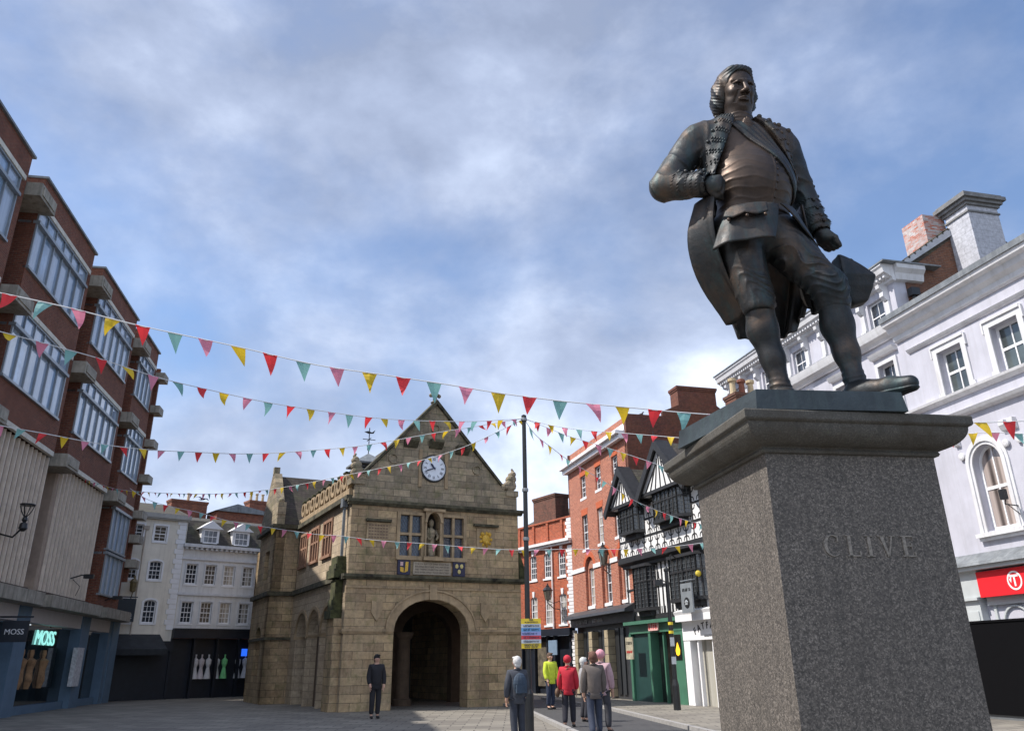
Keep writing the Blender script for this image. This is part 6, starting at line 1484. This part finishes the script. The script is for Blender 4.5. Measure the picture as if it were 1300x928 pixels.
m = MB().tube([(-.32,0,-.02),(-.1,0,.0),(.15,0,.03),(.3,0,.05),(.36,0,.03)], [.02,.07,.075,.05,.01], 8)
for sy in (-1, 1):
    for (a, b_, w0, w1) in (((.05,.05,.03),(.0,.35,.14),.13,.11), ((.0,.35,.14),(-.15,.75,.04),.11,.02)):
        m.add([(a[0]-w0,a[1]*sy,a[2]),(a[0]+w0,a[1]*sy,a[2]),(b_[0]+w1,b_[1]*sy,b_[2]),(b_[0]-w1,b_[1]*sy,b_[2]),(a[0]-w0,a[1]*sy,a[2]+.02),(a[0]+w0,a[1]*sy,a[2]+.02),(b_[0]+w1,b_[1]*sy,b_[2]+.015),(b_[0]-w1,b_[1]*sy,b_[2]+.015)], [(0,1,2,3),(7,6,5,4),(0,4,5,1),(1,5,6,2),(2,6,7,3),(3,7,4,0)])
m.prism([(-.5,.0),(-.3,-.05),(-.3,.05)], -.01, .01, 'z'); m.build('body', bm, t); t.rotation_euler = (R(15), R(-10), R(70)); t.scale = (.62,)*3
bq = at_y(813, 527, 39.2)
t = thing('pigeon', 'small dark pigeon perched on the side parapet of the tall brick house', 'bird', (bq[0], bq[1], bq[2]-.1))
MB().tube([(-.2,0,.02),(-.1,0,.08),(.02,0,.13),(.1,0,.17),(.13,0,.24),(.17,0,.25),(.2,0,.24)], [.012,.05,.065,.05,.035,.03,.006], 8).tube([(0,.02,.08),(0,.02,0)], .008, 4).tube([(0,-.02,.08),(0,-.02,0)], .008, 4).build('body', bm, t, smooth=True)
# street scene seen through the arch: closed parasol
pq = at_y(581, 785, 62)
sr = thing('shop_row', 'dark brick shop row glimpsed through the hall arch behind the closed parasol', 'building', (-6, 72, 0), az=90)
MB().box(-9, 7, 0, 6, 0, 8).build('wall', cb, sr); MB().box(-8, 6, -.06, .0, .2, 3.0).build('shopfront', navy_p, sr)
t = thing('closed_parasol', 'closed reddish parasol seen through the right side of the hall arch', 'parasol', (pq[0], pq[1], 0))
MB().lathe([(.05,0),(.05,2.2)], n=8).build('pole', white, t); MB().lathe([(.3,1.9),(.33,2.1),(.22,3.2),(.1,4.1),(.02,4.4)], n=12).build('canopy', plain('parasol_cloth', (.5,.2,.15), .8, .3, 3), t)

# ================================================================== SKY AND LIGHT
w = bpy.data.worlds.new('World'); sc.world = w; w.use_nodes = True; nt = w.node_tree; nt.nodes.clear()
SUN_AZ, SUN_EL = -96., 52.
sky = nt.nodes.new('ShaderNodeTexSky'); sky.sky_type = 'NISHITA'; sky.sun_disc = False; sky.sun_elevation = R(SUN_EL); sky.sun_rotation = R(SUN_AZ); sky.air_density = 1.1; sky.dust_density = .8; sky.ozone_density = 2.2
tc = nt.nodes.new('ShaderNodeTexCoord'); sep = N(nt, 'SeparateXYZ'); nt.links.new(tc.outputs['Generated'], sep.inputs[0])
# cloud bank: soft masses in the sky dome, thickest over the north of the square, thin blue gaps either side
mp = N(nt, 'Mapping'); mp.inputs['Location'].default_value = CLOUD_LOC; mp.inputs['Scale'].default_value = (1, 1, 1.5); nt.links.new(tc.outputs['Generated'], mp.inputs[0])
n1 = noise(nt, mp.outputs[0], 1.9, 9, .56, .05); n2 = noise(nt, mp.outputs[0], 4.2, 11, .56, .1); n3 = noise(nt, mp.outputs[0], 1.5, 5, .5, .1)
def dotdir(az, el):
    d = N(nt, 'VectorMath', operation='DOT_PRODUCT'); nt.links.new(tc.outputs['Generated'], d.inputs[0])
    d.inputs[1].default_value = (math.sin(R(az))*math.cos(R(el)), math.cos(R(az))*math.cos(R(el)), math.sin(R(el))); return d.outputs['Value']
def add_(a, b_, k):
    m_ = N(nt, 'Math', operation='MULTIPLY_ADD'); nt.links.new(a, m_.inputs[0]); m_.inputs[1].default_value = k
    if hasattr(b_, 'is_linked'): nt.links.new(b_, m_.inputs[2])
    else: m_.inputs[2].default_value = b_
    return m_.outputs[0]
south = ramp(nt, dotdir(-150, 40), [(.35, 0.), (.75, 1.)])  # bright cloud out of view behind the camera, added to lift the shadows
bank = ramp(nt, dotdir(-3, 27), [(.80, 0.), (.90, .45), (.97, 1.)])
low = ramp(nt, sep.outputs[2], [(.0, 1.), (.35, .35), (.6, 0.)])
s1_ = add_(n1, add_(n2, 0., .35), 1.); s2_ = add_(bank, s1_, .20); s3_ = add_(south, add_(low, s2_, .10), .22)
cov = ramp(nt, s3_, [(.64, .16), (.76, .5), (.90, .93)])
shb = add_(south, add_(low, add_(n2, add_(n3, 0., .45), .75), .13), .22)
shade = ramp(nt, shb, [(.50, (2.3,2.6,3.3)), (.61, (3.15,3.5,4.3)), (.71, (4.4,4.8,5.6)), (.81, (7.0,7.25,7.7))])
cc = mixc(nt, cov, mixc(nt, 1., sky.outputs[0], (.95,1.0,1.03), 'MULTIPLY'), shade)
cc = mixc(nt, 1., cc, SKY_TINT, 'MULTIPLY')
bg = nt.nodes.new('ShaderNodeBackground'); nt.links.new(cc, bg.inputs[0]); bg.inputs[1].default_value = .1
wo = nt.nodes.new('ShaderNodeOutputWorld'); nt.links.new(bg.outputs[0], wo.inputs[0])
sd = bpy.data.lights.new('sun', 'SUN'); sd.energy = 3.0; sd.angle = R(.6); sd.color = (1., .94, .86)
so = bpy.data.objects.new('sun', sd); COL.objects.link(so)
dirv = Vector((math.sin(R(SUN_AZ))*math.cos(R(SUN_EL)), math.cos(R(SUN_AZ))*math.cos(R(SUN_EL)), math.sin(R(SUN_EL))))
so.rotation_euler = dirv.to_track_quat('Z', 'Y').to_euler(); so.location = (0, 0, 40)
vs_ = sc.view_settings; vs_.view_transform = 'Standard'; vs_.look = 'None'; vs_.gamma = 1; vs_.use_curve_mapping = False; vs_.exposure = EXPO
sc.render.engine = 'CYCLES'; sc.render.resolution_x = 1024; sc.render.resolution_y = 730
sc.cycles.max_bounces = 6
